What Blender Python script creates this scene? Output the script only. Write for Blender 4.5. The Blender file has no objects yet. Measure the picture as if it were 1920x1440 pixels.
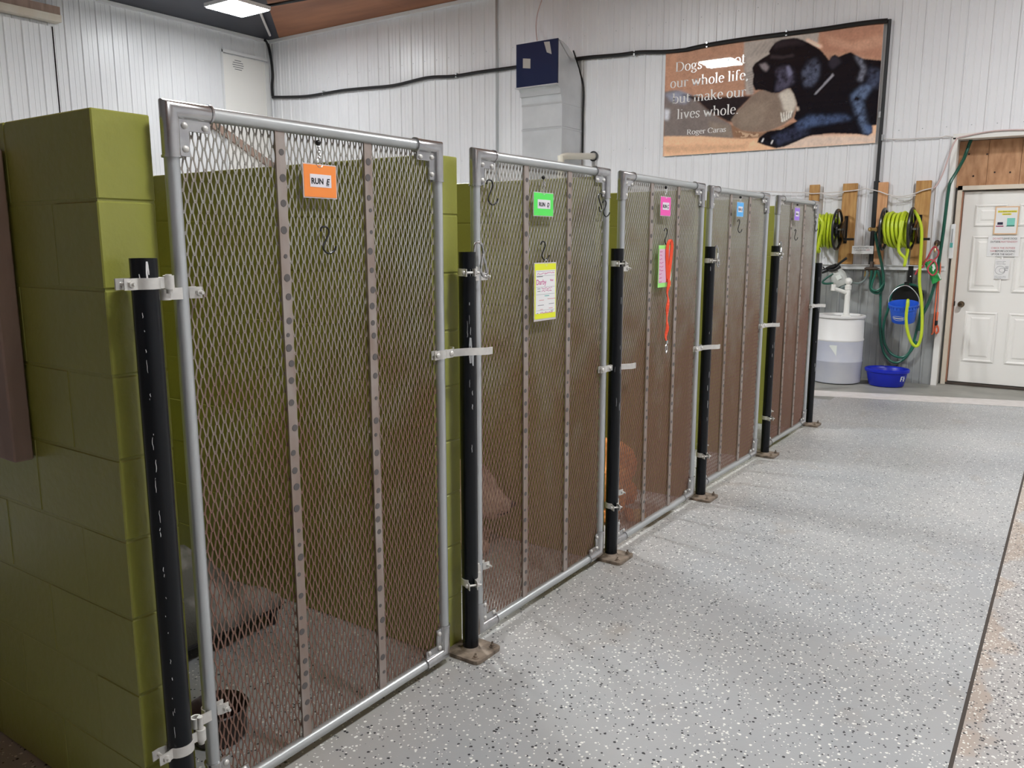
import bpy, bmesh, math, random
import numpy as np
from mathutils import Vector, Matrix, noise
random.seed(7)
S = bpy.context.scene
PI = math.pi

# ------------------------------------------------------------------ camera, light, exposure
F, YH, XV, CAMZ = 1530.0, 455.0, 2030.0, 1.53          # focal length in px, horizon row, vanishing column of the corridor
_p = math.atan((720 - YH) / F)
_vy = Vector(((XV - 960) / F, (720 - YH) / F, -1.0)).normalized()
_up = Vector((0, math.cos(_p), math.sin(_p)))
_vx = _vy.cross(_up)
RCAM = Matrix((_vx, _vy, _up))
CAM = Vector((0, 0, CAMZ))
cam = bpy.data.cameras.new('camera'); cam.sensor_width = 36.0; cam.lens = F / 1920 * 36.0
cam.clip_start = 0.05; cam.clip_end = 60
camo = bpy.data.objects.new('camera', cam); S.collection.objects.link(camo)
camo.matrix_world = Matrix.Translation(CAM) @ RCAM.to_4x4()
S.camera = camo
W = bpy.data.worlds.new('world'); S.world = W; W.use_nodes = True
W.node_tree.nodes['Background'].inputs[0].default_value = (0.5, 0.55, 0.6, 1)
W.node_tree.nodes['Background'].inputs[1].default_value = 0.02
S.view_settings.view_transform = 'Standard'; S.view_settings.look = 'None'
S.view_settings.gamma = 1.0; S.view_settings.use_curve_mapping = False
S.view_settings.exposure = 0.28
LAMP = 62.0                                             # emission of the LED panels
# the room's LED panels, plus a last one added to brighten the back wall: (x, y, z, strength factor); only the first is inside the photograph
LIGHTS = [(-10.15, 7.90, 4.78, 0.6), (-5.8, 4.45, 4.78, 4.4), (0.55, 1.7, 4.78, 1.8), (0.8, 6.4, 4.78, 2.1)]

def at(px, py, x=None, y=None, z=None):
    """world point seen at a pixel of the photograph, on a plane of constant x, y or z"""
    d = RCAM @ Vector(((px - 960) / F, (720 - py) / F, -1.0))
    if x is not None: t = (x - CAM.x) / d.x
    elif y is not None: t = (y - CAM.y) / d.y
    else: t = (z - CAM.z) / d.z
    return CAM + d * t

# ------------------------------------------------------------------ materials
def srgb(r, g, b):
    f = lambda c: (c / 255 / 12.92) if c / 255 <= 0.04045 else ((c / 255 + 0.055) / 1.055) ** 2.4
    return (f(r), f(g), f(b), 1)
def mat(name, col, rough=0.5, metal=0.0, col2=None, nscale=8.0, bump=0.0, bscale=60.0, spec=0.5, stretch=None, coat=0.0, contrast=(0.35, 0.65), emit=None, detail=4.0):
    m = bpy.data.materials.new(name); m.use_nodes = True
    nt = m.node_tree; N = nt.nodes; L = nt.links; b = N['Principled BSDF']
    b.inputs['Base Color'].default_value = col if len(col) == 4 else (*col, 1)
    b.inputs['Roughness'].default_value = rough; b.inputs['Metallic'].default_value = metal
    b.inputs['Specular IOR Level'].default_value = spec; b.inputs['Coat Weight'].default_value = coat
    tc = None
    if col2 is not None or bump:
        tc = N.new('ShaderNodeTexCoord'); mp = N.new('ShaderNodeMapping'); L.new(tc.outputs['Object'], mp.inputs[0])
        if stretch: mp.inputs['Scale'].default_value = stretch
    if col2 is not None:
        n = N.new('ShaderNodeTexNoise'); n.inputs['Scale'].default_value = nscale; n.inputs['Detail'].default_value = detail
        L.new(mp.outputs[0], n.inputs['Vector'])
        r = N.new('ShaderNodeValToRGB'); r.color_ramp.elements[0].position = contrast[0]; r.color_ramp.elements[1].position = contrast[1]
        r.color_ramp.elements[0].color = b.inputs['Base Color'].default_value; r.color_ramp.elements[1].color = col2 if len(col2) == 4 else (*col2, 1)
        L.new(n.outputs['Fac'], r.inputs[0]); L.new(r.outputs[0], b.inputs['Base Color'])
    if bump:
        n2 = N.new('ShaderNodeTexNoise'); n2.inputs['Scale'].default_value = bscale; n2.inputs['Detail'].default_value = 3
        L.new(mp.outputs[0], n2.inputs['Vector'])
        bp = N.new('ShaderNodeBump'); bp.inputs['Strength'].default_value = bump; bp.inputs['Distance'].default_value = 0.004
        L.new(n2.outputs['Fac'], bp.inputs['Height']); L.new(bp.outputs[0], b.inputs['Normal'])
    if emit:
        b.inputs['Emission Color'].default_value = (0.95, 0.985, 1.0, 1); b.inputs['Emission Strength'].default_value = emit
    return m
M = {}
M['white_siding'] = mat('white_siding', (0.82, 0.82, 0.835), 0.32, col2=(0.78, 0.78, 0.80), nscale=1.2)
M['white_trim'] = mat('white_trim', (0.78, 0.78, 0.78), 0.4)
M['grey_wainscot'] = mat('grey_wainscot', (0.30, 0.31, 0.31), 0.42, 0.25, col2=(0.40, 0.41, 0.40), nscale=3.0)
M['olive'] = mat('olive_paint', (0.305, 0.308, 0.062), 0.33, bump=0.35, bscale=45, col2=(0.285, 0.288, 0.056), nscale=4, spec=0.5)
M['olive_joint'] = mat('olive_joint_paint', (0.285, 0.288, 0.062), 0.4, bump=0.3, bscale=60)
M['black_paint'] = mat('black_gloss_paint', (0.004, 0.005, 0.007), 0.24, spec=0.3)
M['dust_plate'] = mat('dusty_steel', (0.10, 0.075, 0.055), 0.7, 0.1, col2=(0.33, 0.26, 0.20), nscale=22)
M['galv'] = mat('galvanized_tube', (0.46, 0.48, 0.49), 0.36, 0.75, col2=(0.60, 0.62, 0.63), nscale=30, stretch=(1, 1, 0.06), contrast=(0.3, 0.7))
M['galvY'] = mat('galvanized_tube_across', (0.46, 0.48, 0.48), 0.36, 0.75, col2=(0.60, 0.62, 0.62), nscale=30, stretch=(1, 0.06, 1), contrast=(0.3, 0.7))
M['chrome'] = mat('bright_fitting', (0.55, 0.55, 0.55), 0.24, 0.9, col2=(0.45, 0.45, 0.46), nscale=25)
M['zinc'] = mat('zinc_cast', (0.72, 0.70, 0.66), 0.42, 0.45, col2=(0.62, 0.60, 0.57), nscale=40)
M['bar'] = mat('flat_bar_steel', (0.36, 0.31, 0.28), 0.5, 0.2, col2=(0.27, 0.20, 0.165), nscale=14, stretch=(1, 1, 0.4))
M['spot'] = mat('weld_spot', (0.12, 0.108, 0.105), 0.55, 0.3)
M['wood'] = mat('pine_board', srgb(196, 152, 92), 0.6, col2=srgb(168, 120, 66), nscale=9, stretch=(4, 4, 0.5))
M['wood_light'] = mat('pine_board_fresh', srgb(222, 170, 126), 0.6, col2=srgb(200, 146, 100), nscale=9, stretch=(4, 4, 0.5))
M['lintel_wood'] = mat('lintel_wood', srgb(196, 150, 112), 0.65, col2=srgb(168, 122, 86), nscale=7, stretch=(3, 3, 1.0))
M['ceiling_wood'] = mat('ceiling_plywood', (0.42, 0.17, 0.075), 0.6, col2=(0.26, 0.10, 0.048), nscale=1.6, stretch=(0.35, 1.6, 1))
M['ceiling_dark'] = mat('ceiling_dark_sheet', (0.012, 0.015, 0.03), 0.45, col2=(0.018, 0.018, 0.03), nscale=2)
M['brown_board'] = mat('brown_board', (0.42, 0.29, 0.23), 0.6, col2=(0.28, 0.19, 0.155), nscale=3, stretch=(4, 4, 0.8))
M['black_rubber'] = mat('black_rubber', (0.010, 0.010, 0.011), 0.5)
M['black_plastic'] = mat('black_plastic', (0.012, 0.012, 0.013), 0.3)
M['lime_hose'] = mat('lime_hose', (0.50, 0.62, 0.02), 0.42)
M['green_hose'] = mat('green_hose', (0.008, 0.085, 0.055), 0.35)
M['green_hose2'] = mat('green_hose_bright', (0.012, 0.13, 0.085), 0.35)
M['grey_hose'] = mat('grey_hose', (0.16, 0.20, 0.19), 0.4)
M['pvc'] = mat('white_pvc', (0.80, 0.79, 0.75), 0.35)
M['pvc_cream'] = mat('cream_pvc', (0.72, 0.68, 0.58), 0.4)
M['drum'] = mat('white_drum_plastic', (0.78, 0.77, 0.76), 0.38)
M['drum_liquid'] = mat('drum_plastic_over_liquid', (0.47, 0.49, 0.58), 0.38, col2=(0.58, 0.58, 0.62), nscale=3)
M['blue_bucket'] = mat('blue_bucket_plastic', (0.022, 0.125, 0.72), 0.38)
M['blue_tub'] = mat('blue_tub_plastic', (0.004, 0.018, 0.46), 0.34)
M['brass'] = mat('brass', (0.55, 0.38, 0.16), 0.35, 0.9)
M['dark_brass'] = mat('dark_brass', (0.16, 0.12, 0.08), 0.25, 0.9)
M['copper_dirty'] = mat('dull_bronze', (0.16, 0.12, 0.10), 0.5, 0.5)
M['steel_wire'] = mat('steel_wire', (0.6, 0.6, 0.6), 0.3, 0.9)
M['black_wire'] = mat('black_wire', (0.01, 0.01, 0.01), 0.35)
M['door'] = mat('door_paint', (0.88, 0.86, 0.82), 0.42)
M['jamb_cream'] = mat('jamb_cream', (0.70, 0.60, 0.48), 0.5, col2=(0.74, 0.67, 0.57), nscale=5, stretch=(1, 1, 0.3))
M['jamb_white'] = mat('jamb_white', (0.78, 0.76, 0.72), 0.45)
M['rust_edge'] = mat('raw_wood_edge', (0.38, 0.18, 0.11), 0.6)
M['paper'] = mat('paper', (0.82, 0.81, 0.80), 0.55)
M['paper_lilac'] = mat('card_label_paper', (0.78, 0.74, 0.78), 0.5)
M['ink'] = mat('black_ink', (0.012, 0.012, 0.016), 0.6)
M['ink_grey'] = mat('grey_ink', (0.16, 0.16, 0.18), 0.6)
M['ink_red'] = mat('red_ink', (0.62, 0.22, 0.24), 0.6)
M['ink_magenta'] = mat('magenta_ink', (0.55, 0.03, 0.24), 0.6)
M['ink_teal'] = mat('teal_ink', (0.10, 0.42, 0.38), 0.6)
M['yellow_hl'] = mat('yellow_highlight', (0.85, 0.74, 0.08), 0.6)
M['teal'] = mat('teal_print', (0.22, 0.62, 0.52), 0.5)
M['teal_dark'] = mat('teal_print_dark', (0.06, 0.22, 0.17), 0.5)
M['crimson'] = mat('crimson_print', (0.32, 0.02, 0.10), 0.5)
M['navy'] = mat('navy_print', (0.02, 0.015, 0.05), 0.5)
M['peach'] = mat('peach_print', (0.80, 0.52, 0.30), 0.5)
for n, c in dict(orange=(0.95, 0.28, 0.055), green=(0.10, 0.82, 0.11), pink=(0.92, 0.075, 0.45), blue=(0.07, 0.42, 0.86), purple=(0.30, 0.15, 0.68), yellow=(0.80, 0.84, 0.02), lime=(0.35, 0.85, 0.20)).items():
    M['card_' + n] = mat('card_' + n, c, 0.35)
M['orange_web'] = mat('orange_webbing', (0.90, 0.075, 0.018), 0.55, bump=0.3, bscale=200)
M['orange_rope'] = mat('orange_rope', (0.78, 0.16, 0.07), 0.6, bump=0.3, bscale=300)
M['red_rope'] = mat('red_rope', (0.50, 0.06, 0.075), 0.6)
M['bag_green'] = mat('green_bag', (0.03, 0.36, 0.08), 0.4)
M['bag_white'] = mat('white_print', (0.75, 0.78, 0.74), 0.5)
M['duct'] = mat('duct_sheet_metal', (0.62, 0.63, 0.64), 0.36, 0.55, col2=(0.72, 0.73, 0.74), nscale=3)
M['duct_side'] = mat('duct_edge_metal', (0.66, 0.67, 0.68), 0.30, 0.6)
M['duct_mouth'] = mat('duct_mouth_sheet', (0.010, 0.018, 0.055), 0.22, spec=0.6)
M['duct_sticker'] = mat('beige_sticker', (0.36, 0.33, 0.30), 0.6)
M['tan_fur'] = mat('tan_fur', (0.78, 0.58, 0.46), 0.75, col2=(0.55, 0.36, 0.27), nscale=16, bump=0.6, bscale=110, spec=0.2)
M['apricot_fur'] = mat('apricot_fur', (0.86, 0.36, 0.11), 0.75, col2=(0.60, 0.20, 0.05), nscale=18, bump=0.6, bscale=110, spec=0.2)
M['cream_fur'] = mat('cream_fur', (0.72, 0.52, 0.26), 0.75, bump=0.6, bscale=110, spec=0.2)
M['dog_dark'] = mat('dog_nose_dark', (0.012, 0.010, 0.011), 0.3)
M['blanket'] = mat('grey_fleece', (0.17, 0.165, 0.145), 0.85, col2=(0.42, 0.40, 0.38), nscale=7, bump=0.6, bscale=90, spec=0.1, contrast=(0.5, 0.68))
M['bowl'] = mat('dark_brown_plastic', (0.028, 0.014, 0.010), 0.4)
M['pink_cord'] = mat('pink_cord', (0.62, 0.46, 0.44), 0.6)
M['white_cord'] = mat('white_cord', (0.68, 0.64, 0.62), 0.6)
M['blue_yellow'] = mat('yellow_plastic', (0.80, 0.45, 0.02), 0.4)
M['sprayer'] = mat('white_grey_plastic', (0.55, 0.56, 0.53), 0.45)
M['led_glow'] = mat('led_diffuser', (0.9, 0.9, 0.9), 0.5, emit=LAMP)
M['stripe'] = mat('white_floor_paint', (0.72, 0.68, 0.66), 0.45, col2=(0.62, 0.58, 0.55), nscale=12)
M['joint_dark'] = mat('joint_dark', (0.06, 0.045, 0.035), 0.7)
M['concrete'] = mat('apron_concrete', (0.25, 0.25, 0.22), 0.5, col2=(0.33, 0.32, 0.29), nscale=4)
M['tan_dirt'] = mat('tan_edge_concrete', (0.42, 0.34, 0.27), 0.5, col2=(0.30, 0.26, 0.22), nscale=9)

def mesh_material():
    m = mat('expanded_metal', (0.22, 0.2, 0.185), 0.40, 0.35)
    nt = m.node_tree; N = nt.nodes; L = nt.links; b = N['Principled BSDF']
    tc = N.new('ShaderNodeTexCoord'); sp = N.new('ShaderNodeSeparateXYZ'); L.new(tc.outputs['Object'], sp.inputs[0])
    n = N.new('ShaderNodeTexNoise'); n.inputs['Scale'].default_value = 5; n.inputs['Detail'].default_value = 5; L.new(tc.outputs['Object'], n.inputs['Vector'])
    mr = N.new('ShaderNodeMapRange'); mr.inputs[1].default_value = 1.75; mr.inputs[2].default_value = 0.75   # mesh colour turns from grey to brown towards the floor
    L.new(sp.outputs['Z'], mr.inputs[0])
    ad = N.new('ShaderNodeMath'); ad.operation = 'ADD'; L.new(mr.outputs[0], ad.inputs[0])
    mu = N.new('ShaderNodeMath'); mu.operation = 'MULTIPLY_ADD'; mu.inputs[1].default_value = 1.2; mu.inputs[2].default_value = -0.6
    L.new(n.outputs['Fac'], mu.inputs[0]); L.new(mu.outputs[0], ad.inputs[1])
    r = N.new('ShaderNodeValToRGB')
    r.color_ramp.elements[0].position = 0.1; r.color_ramp.elements[0].color = (0.37, 0.35, 0.315, 1)
    r.color_ramp.elements[1].position = 0.9; r.color_ramp.elements[1].color = (0.225, 0.125, 0.095, 1)
    L.new(ad.outputs[0], r.inputs[0]); L.new(r.outputs[0], b.inputs['Base Color'])
    return m
M['mesh'] = mesh_material()

def floor_material(name, base, base2, wthr, bthr, rough, edge=False):
    m = bpy.data.materials.new(name); m.use_nodes = True
    nt = m.node_tree; N = nt.nodes; L = nt.links; b = N['Principled BSDF']
    tc = N.new('ShaderNodeTexCoord')
    n = N.new('ShaderNodeTexNoise'); n.inputs['Scale'].default_value = 1.3; n.inputs['Detail'].default_value = 5; L.new(tc.outputs['Object'], n.inputs['Vector'])
    r = N.new('ShaderNodeValToRGB'); r.color_ramp.elements[0].position = 0.3; r.color_ramp.elements[1].position = 0.72
    r.color_ramp.elements[0].color = (*base, 1); r.color_ramp.elements[1].color = (*base2, 1); L.new(n.outputs['Fac'], r.inputs[0])
    cur = r.outputs[0]
    # brownish stains
    n3 = N.new('ShaderNodeTexNoise'); n3.inputs['Scale'].default_value = 3.1; n3.inputs['Detail'].default_value = 3; L.new(tc.outputs['Object'], n3.inputs['Vector'])
    r3 = N.new('ShaderNodeMapRange'); r3.inputs[1].default_value = 0.62; r3.inputs[2].default_value = 0.80; r3.inputs[4].default_value = 0.45; L.new(n3.outputs['Fac'], r3.inputs[0])
    mx = N.new('ShaderNodeMixRGB'); mx.inputs[2].default_value = (0.34, 0.27, 0.20, 1); L.new(r3.outputs[0], mx.inputs[0]); L.new(cur, mx.inputs[1]); cur = mx.outputs[0]
    # dirt film beside the gates
    sp = N.new('ShaderNodeSeparateXYZ'); L.new(tc.outputs['Object'], sp.inputs[0])
    mr = N.new('ShaderNodeMapRange'); mr.inputs[1].default_value = -1.35; mr.inputs[2].default_value = -1.78; mr.inputs[4].default_value = 0.55; L.new(sp.outputs['X'], mr.inputs[0])
    mr2 = N.new('ShaderNodeMapRange'); mr2.inputs[1].default_value = -2.0; mr2.inputs[2].default_value = -1.85; L.new(sp.outputs['X'], mr2.inputs[0])
    mm = N.new('ShaderNodeMath'); mm.operation = 'MULTIPLY'; L.new(mr.outputs[0], mm.inputs[0]); L.new(mr2.outputs[0], mm.inputs[1])
    mm2 = N.new('ShaderNodeMath'); mm2.operation = 'MULTIPLY'; L.new(mm.outputs[0], mm2.inputs[0]); L.new(n.outputs['Fac'], mm2.inputs[1])
    mx2 = N.new('ShaderNodeMixRGB'); mx2.inputs[2].default_value = (0.33, 0.26, 0.19, 1); L.new(mm2.outputs[0], mx2.inputs[0]); L.new(cur, mx2.inputs[1]); cur = mx2.outputs[0]
    if edge:
        ns = N.new('ShaderNodeTexNoise'); ns.inputs['Scale'].default_value = 4.5; ns.inputs['Detail'].default_value = 3; L.new(tc.outputs['Object'], ns.inputs['Vector'])
        e1 = N.new('ShaderNodeMath'); e1.operation = 'MULTIPLY_ADD'; e1.inputs[1].default_value = .34; e1.inputs[2].default_value = -.27; L.new(ns.outputs['Fac'], e1.inputs[0])
        e2 = N.new('ShaderNodeMath'); e2.operation = 'SUBTRACT'; L.new(e1.outputs[0], e2.inputs[0]); L.new(sp.outputs['X'], e2.inputs[1])
        e3 = N.new('ShaderNodeMapRange'); e3.inputs[1].default_value = 0; e3.inputs[2].default_value = .035; e3.inputs[4].default_value = .8; L.new(e2.outputs[0], e3.inputs[0])
        mx3 = N.new('ShaderNodeMixRGB'); mx3.inputs[2].default_value = (.46, .37, .30, 1); L.new(e3.outputs[0], mx3.inputs[0]); L.new(cur, mx3.inputs[1]); cur = mx3.outputs[0]
    # vinyl flakes: two sizes of cells, some white, some black
    for sc, wt, bt in ((85, wthr, bthr), (135, wthr + 0.02, bthr - 0.02)):
        v = N.new('ShaderNodeTexVoronoi'); v.inputs['Scale'].default_value = sc; L.new(tc.outputs['Object'], v.inputs['Vector'])
        dist = N.new('ShaderNodeMath'); dist.operation = 'LESS_THAN'; dist.inputs[1].default_value = 0.42; L.new(v.outputs['Distance'], dist.inputs[0])
        spc = N.new('ShaderNodeSeparateColor'); L.new(v.outputs['Color'], spc.inputs[0])
        for thr, op, c, ch in ((wt, 'GREATER_THAN', (0.86, 0.85, 0.80, 1), 0), (bt, 'LESS_THAN', (0.03, 0.032, 0.035, 1), 1)):
            g = N.new('ShaderNodeMath'); g.operation = op; g.inputs[1].default_value = thr; L.new(spc.outputs[ch], g.inputs[0])
            a = N.new('ShaderNodeMath'); a.operation = 'MULTIPLY'; L.new(g.outputs[0], a.inputs[0]); L.new(dist.outputs[0], a.inputs[1])
            q = N.new('ShaderNodeMixRGB'); q.inputs[2].default_value = c; L.new(a.outputs[0], q.inputs[0]); L.new(cur, q.inputs[1]); cur = q.outputs[0]
    L.new(cur, b.inputs['Base Color'])
    rr = N.new('ShaderNodeMapRange'); rr.inputs[3].default_value = rough - 0.06; rr.inputs[4].default_value = rough + 0.12; L.new(n3.outputs['Fac'], rr.inputs[0]); L.new(rr.outputs[0], b.inputs['Roughness'])
    nb = N.new('ShaderNodeTexNoise'); nb.inputs['Scale'].default_value = 70; L.new(tc.outputs['Object'], nb.inputs['Vector'])
    bp = N.new('ShaderNodeBump'); bp.inputs['Strength'].default_value = 0.35; bp.inputs['Distance'].default_value = 0.002; L.new(nb.outputs['Fac'], bp.inputs['Height']); L.new(bp.outputs[0], b.inputs['Normal'])
    return m
M['floor'] = floor_material('flake_floor', (0.38, 0.39, 0.40), (0.46, 0.46, 0.455), 0.90, 0.06, 0.34)
M['floor2'] = floor_material('flake_floor_right', (0.42, 0.40, 0.385), (0.48, 0.455, 0.44), 0.83, 0.11, 0.34, True)

# ------------------------------------------------------------------ mesh helpers
WL = {}                                                   # world location of every root and part
class MB:
    def __init__(s): s.v = []; s.f = []; s.m = []; s.cur = 0
    def add(s, vs, fs):
        o = len(s.v); s.v += [tuple(v) for v in vs]; s.f += [tuple(i + o for i in f) for f in fs]; s.m += [s.cur] * len(fs); return s
    def box(s, c, d, rz=0.0, ax=None, bevel=0.0):
        hx, hy, hz = d[0] / 2, d[1] / 2, d[2] / 2
        R = Matrix.Rotation(rz, 3, 'Z') if ax is None else ax
        c = Vector(c)
        if bevel <= 0:
            P = [c + R @ Vector((x, y, z)) for x in (-hx, hx) for y in (-hy, hy) for z in (-hz, hz)]
            s.add(P, [(0, 1, 3, 2), (4, 6, 7, 5), (0, 4, 5, 1), (2, 3, 7, 6), (0, 2, 6, 4), (1, 5, 7, 3)])
        else:
            bm = bmesh.new(); bmesh.ops.create_cube(bm, size=1)
            for v in bm.verts: v.co = Vector((v.co.x * d[0], v.co.y * d[1], v.co.z * d[2]))
            bmesh.ops.bevel(bm, geom=list(bm.edges), offset=bevel, segments=1, affect='EDGES')
            bm.verts.ensure_lookup_table()
            s.add([c + R @ v.co for v in bm.verts], [[v.index for v in f.verts] for f in bm.faces]); bm.free()
        return s
    def tube(s, path, r, n=8, cap=True, closed=False, nrm=None):
        P = [Vector(p) for p in path]; k = len(P)
        if k < 2: return s
        T = []
        for i in range(k):
            if closed: a, b = P[i - 1], P[(i + 1) % k]
            else: a, b = P[max(i - 1, 0)], P[min(i + 1, k - 1)]
            T.append((b - a).normalized())
        if nrm is None:
            u = Vector((0, 0, 1)) if abs(T[0].z) < 0.9 else Vector((1, 0, 0))
        else: u = Vector(nrm)
        vs = []; N_ = (u - T[0] * u.dot(T[0])).normalized()
        for i in range(k):
            N_ = (N_ - T[i] * N_.dot(T[i]))
            N_ = N_.normalized() if N_.length > 1e-6 else T[i].orthogonal().normalized()
            B = T[i].cross(N_)
            mit = 1.0
            if nrm is not None and 0 < i < k - 1:
                d = (P[i] - P[i - 1]).normalized().dot((P[i + 1] - P[i]).normalized()); mit = 1 / max(0.5, math.sqrt((1 + d) / 2))
            ri = r[i] if isinstance(r, (list, tuple)) else r
            for j in range(n):
                a = 2 * PI * j / n
                vs.append(P[i] + N_ * (ri * math.cos(a)) + B * (ri * mit * math.sin(a)))
        fs = []
        for i in range(k if closed else k - 1):
            for j in range(n):
                a, b = i * n + j, i * n + (j + 1) % n; i2 = (i + 1) % k
                fs.append((a, b, i2 * n + (j + 1) % n, i2 * n + j))
        if cap and not closed: fs += [tuple(range(n - 1, -1, -1)), tuple((k - 1) * n + j for j in range(n))]
        return s.add(vs, fs)
    def cyl(s, a, b, r, n=12): return s.tube([a, b], r, n)
    def ribbon(s, path, w, t, up):
        """flat strap along a path, w wide along up, t thick"""
        P = [Vector(p) for p in path]; up = Vector(up).normalized(); k = len(P); vs = []
        for i in range(k):
            T = (P[min(i + 1, k - 1)] - P[max(i - 1, 0)]).normalized(); n = T.cross(up)
            n = n.normalized() if n.length > 1e-6 else Vector((1, 0, 0))
            for a, b in ((-1, -1), (1, -1), (1, 1), (-1, 1)): vs.append(P[i] + up * (a * w / 2) + n * (b * t / 2))
        fs = [(i * 4 + j, i * 4 + (j + 1) % 4, i * 4 + 4 + (j + 1) % 4, i * 4 + 4 + j) for i in range(k - 1) for j in range(4)]
        fs += [(3, 2, 1, 0), tuple((k - 1) * 4 + j for j in range(4))]
        return s.add(vs, fs)
    def lathe(s, prof, c, n=32, ax=None, sx=1.0, sy=1.0, a0=0.0, a1=2 * PI):
        R = ax or Matrix.Identity(3); c = Vector(c); full = abs(a1 - a0 - 2 * PI) < 1e-6; m = n if full else n + 1
        vs = [c + R @ Vector((r * math.cos(a0 + (a1 - a0) * j / n) * sx, r * math.sin(a0 + (a1 - a0) * j / n) * sy, z)) for r, z in prof for j in range(m)]
        fs = [(i * m + j, i * m + (j + 1) % m, (i + 1) * m + (j + 1) % m, (i + 1) * m + j) for i in range(len(prof) - 1) for j in range(n)]
        return s.add(vs, fs)
    def sphere(s, c, r, n=10, sc=(1, 1, 1)):
        c = Vector(c); k = n // 2; vs = []
        for i in range(k + 1):
            th = PI * i / k
            for j in range(n): vs.append(c + Vector((r * sc[0] * math.sin(th) * math.cos(2 * PI * j / n), r * sc[1] * math.sin(th) * math.sin(2 * PI * j / n), r * sc[2] * math.cos(th))))
        return s.add(vs, [(i * n + j, i * n + (j + 1) % n, (i + 1) * n + (j + 1) % n, (i + 1) * n + j) for i in range(k) for j in range(n)])
    def prism(s, poly, o, ex, ey, d):
        """2-D outline poly in the plane (o, ex, ey), extruded by the vector d"""
        o, ex, ey, d = Vector(o), Vector(ex), Vector(ey), Vector(d); k = len(poly)
        A = [o + ex * p[0] + ey * p[1] for p in poly]
        s.add(A + [a + d for a in A], [tuple(range(k)), tuple(range(2 * k - 1, k - 1, -1))] + [(i, i + k, (i + 1) % k + k, (i + 1) % k) for i in range(k)])
        return s
    def build(s, name, m, parent=None, smooth=False, world=True):
        me = bpy.data.meshes.new(name)
        off = WL.get(parent.name, Vector()) if (parent and world) else Vector()
        me.from_pydata([(v[0] - off.x, v[1] - off.y, v[2] - off.z) for v in s.v], [], s.f)
        for k in (m if isinstance(m, (list, tuple)) else [m]): me.materials.append(k)
        if any(s.m): me.polygons.foreach_set('material_index', s.m)
        bm = bmesh.new(); bm.from_mesh(me); bmesh.ops.recalc_face_normals(bm, faces=bm.faces); bm.to_mesh(me); bm.free()
        if smooth:
            me.polygons.foreach_set('use_smooth', [True] * len(me.polygons))
            try: me.set_sharp_from_angle(angle=math.radians(40))
            except Exception: pass
        o = bpy.data.objects.new(name, me); S.collection.objects.link(o)
        if parent: o.parent = parent
        WL[o.name] = off
        return o
def root(name, loc, rz=0.0):
    o = bpy.data.objects.new(name, None); o.location = loc; o.rotation_euler = (0, 0, rz); o.empty_display_size = 0.1
    S.collection.objects.link(o); WL[o.name] = Vector(loc); return o
def tag(o, label=None, cat=None, group=None, kind=None):
    if label: o['label'] = label
    if cat: o['category'] = cat
    if group: o['group'] = group
    if kind: o['kind'] = kind
    return o
def copy_tree(o, parent=None):
    c = o.copy(); S.collection.objects.link(c)
    if parent: c.parent = parent
    for ch in list(o.children): copy_tree(ch, c)
    return c
def struct(mb, name, m, parent=None, smooth=False):
    o = mb.build(name, m, parent, smooth)
    if not parent: o['kind'] = 'structure'
    return o
def smoothpath(pts, k=6):
    """Catmull-Rom through the points"""
    P = [Vector(p) for p in pts]; out = []
    for i in range(len(P) - 1):
        p0, p1, p2, p3 = P[max(i - 1, 0)], P[i], P[i + 1], P[min(i + 2, len(P) - 1)]
        for j in range(k):
            t = j / k
            out.append(0.5 * ((2 * p1) + (p2 - p0) * t + (2 * p0 - 5 * p1 + 4 * p2 - p3) * t * t + (3 * p1 - p0 - 3 * p2 + p3) * t ** 3))
    return out + [P[-1]]
def text(name, body, loc, size, m, parent, face='y', align='CENTER', shear=0.0, bold=0.0, xs=1.0):
    c = bpy.data.curves.new(name, 'FONT'); c.body = body; c.size = size; c.align_x = align; c.align_y = 'CENTER'
    c.extrude = 0.0002; c.shear = shear; c.offset = bold; c.materials.append(m); c.resolution_u = 3
    o = bpy.data.objects.new(name, c); S.collection.objects.link(o)
    o.parent = parent; o.location = Vector(loc) - WL.get(parent.name, Vector()); o.scale = (xs, 1, 1)
    o.rotation_euler = (PI / 2, 0, 0) if face == 'y' else (PI / 2, 0, PI / 2)
    return o

# ------------------------------------------------------------------ the room
YB, XL, ZC, XR, YN = 9.85, -11.86, 4.95, 4.5, -9.0
OX0, OX1, OZ = -1.18, -0.06, 2.60                         # the door recess in the back wall
fl = root('floor', (0, 0, 0)); tag(fl, kind='structure')
SA, SB = at(1530, 732, z=0), at(1920, 752, z=0); sl = (SB.y - SA.y) / (SB.x - SA.x)      # painted line before the back wall
yl = lambda x, o=0.0: SA.y + sl * (x - SA.x) + o
XJ = -0.172
MB().add([(XL, YN, 0), (XJ - .006, YN, 0), (XJ - .006, yl(XJ, -.3), 0), (-1.9, yl(-1.9, -.34), 0), (-1.9, 8.3, 0), (XL, 8.3, 0)], [(0, 1, 2, 3, 4, 5)]).build('slab', M['floor'], fl)
MB().add([(XJ + .006, YN, 0), (XR, YN, 0), (XR, yl(XR, -.3), 0), (XJ + .006, yl(XJ, -.3), 0)], [(0, 1, 2, 3)]).build('slab', M['floor2'], fl)
MB().box((XJ, (YN + 9) / 2, -.012), (.012, 9 - YN, .018)).build('expansion_joint', M['joint_dark'], fl)
MB().add([(XL, 8.3, -.001), (-1.9, 8.3, -.001), (-1.9, yl(-1.9, -.34), -.001), (XR, yl(XR, -.3), -.001), (XR, 10.4, -.001), (XL, 10.4, -.001)], [(0, 1, 2, 3, 4, 5)]).build('apron_slab', M['concrete'], fl)
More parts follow.
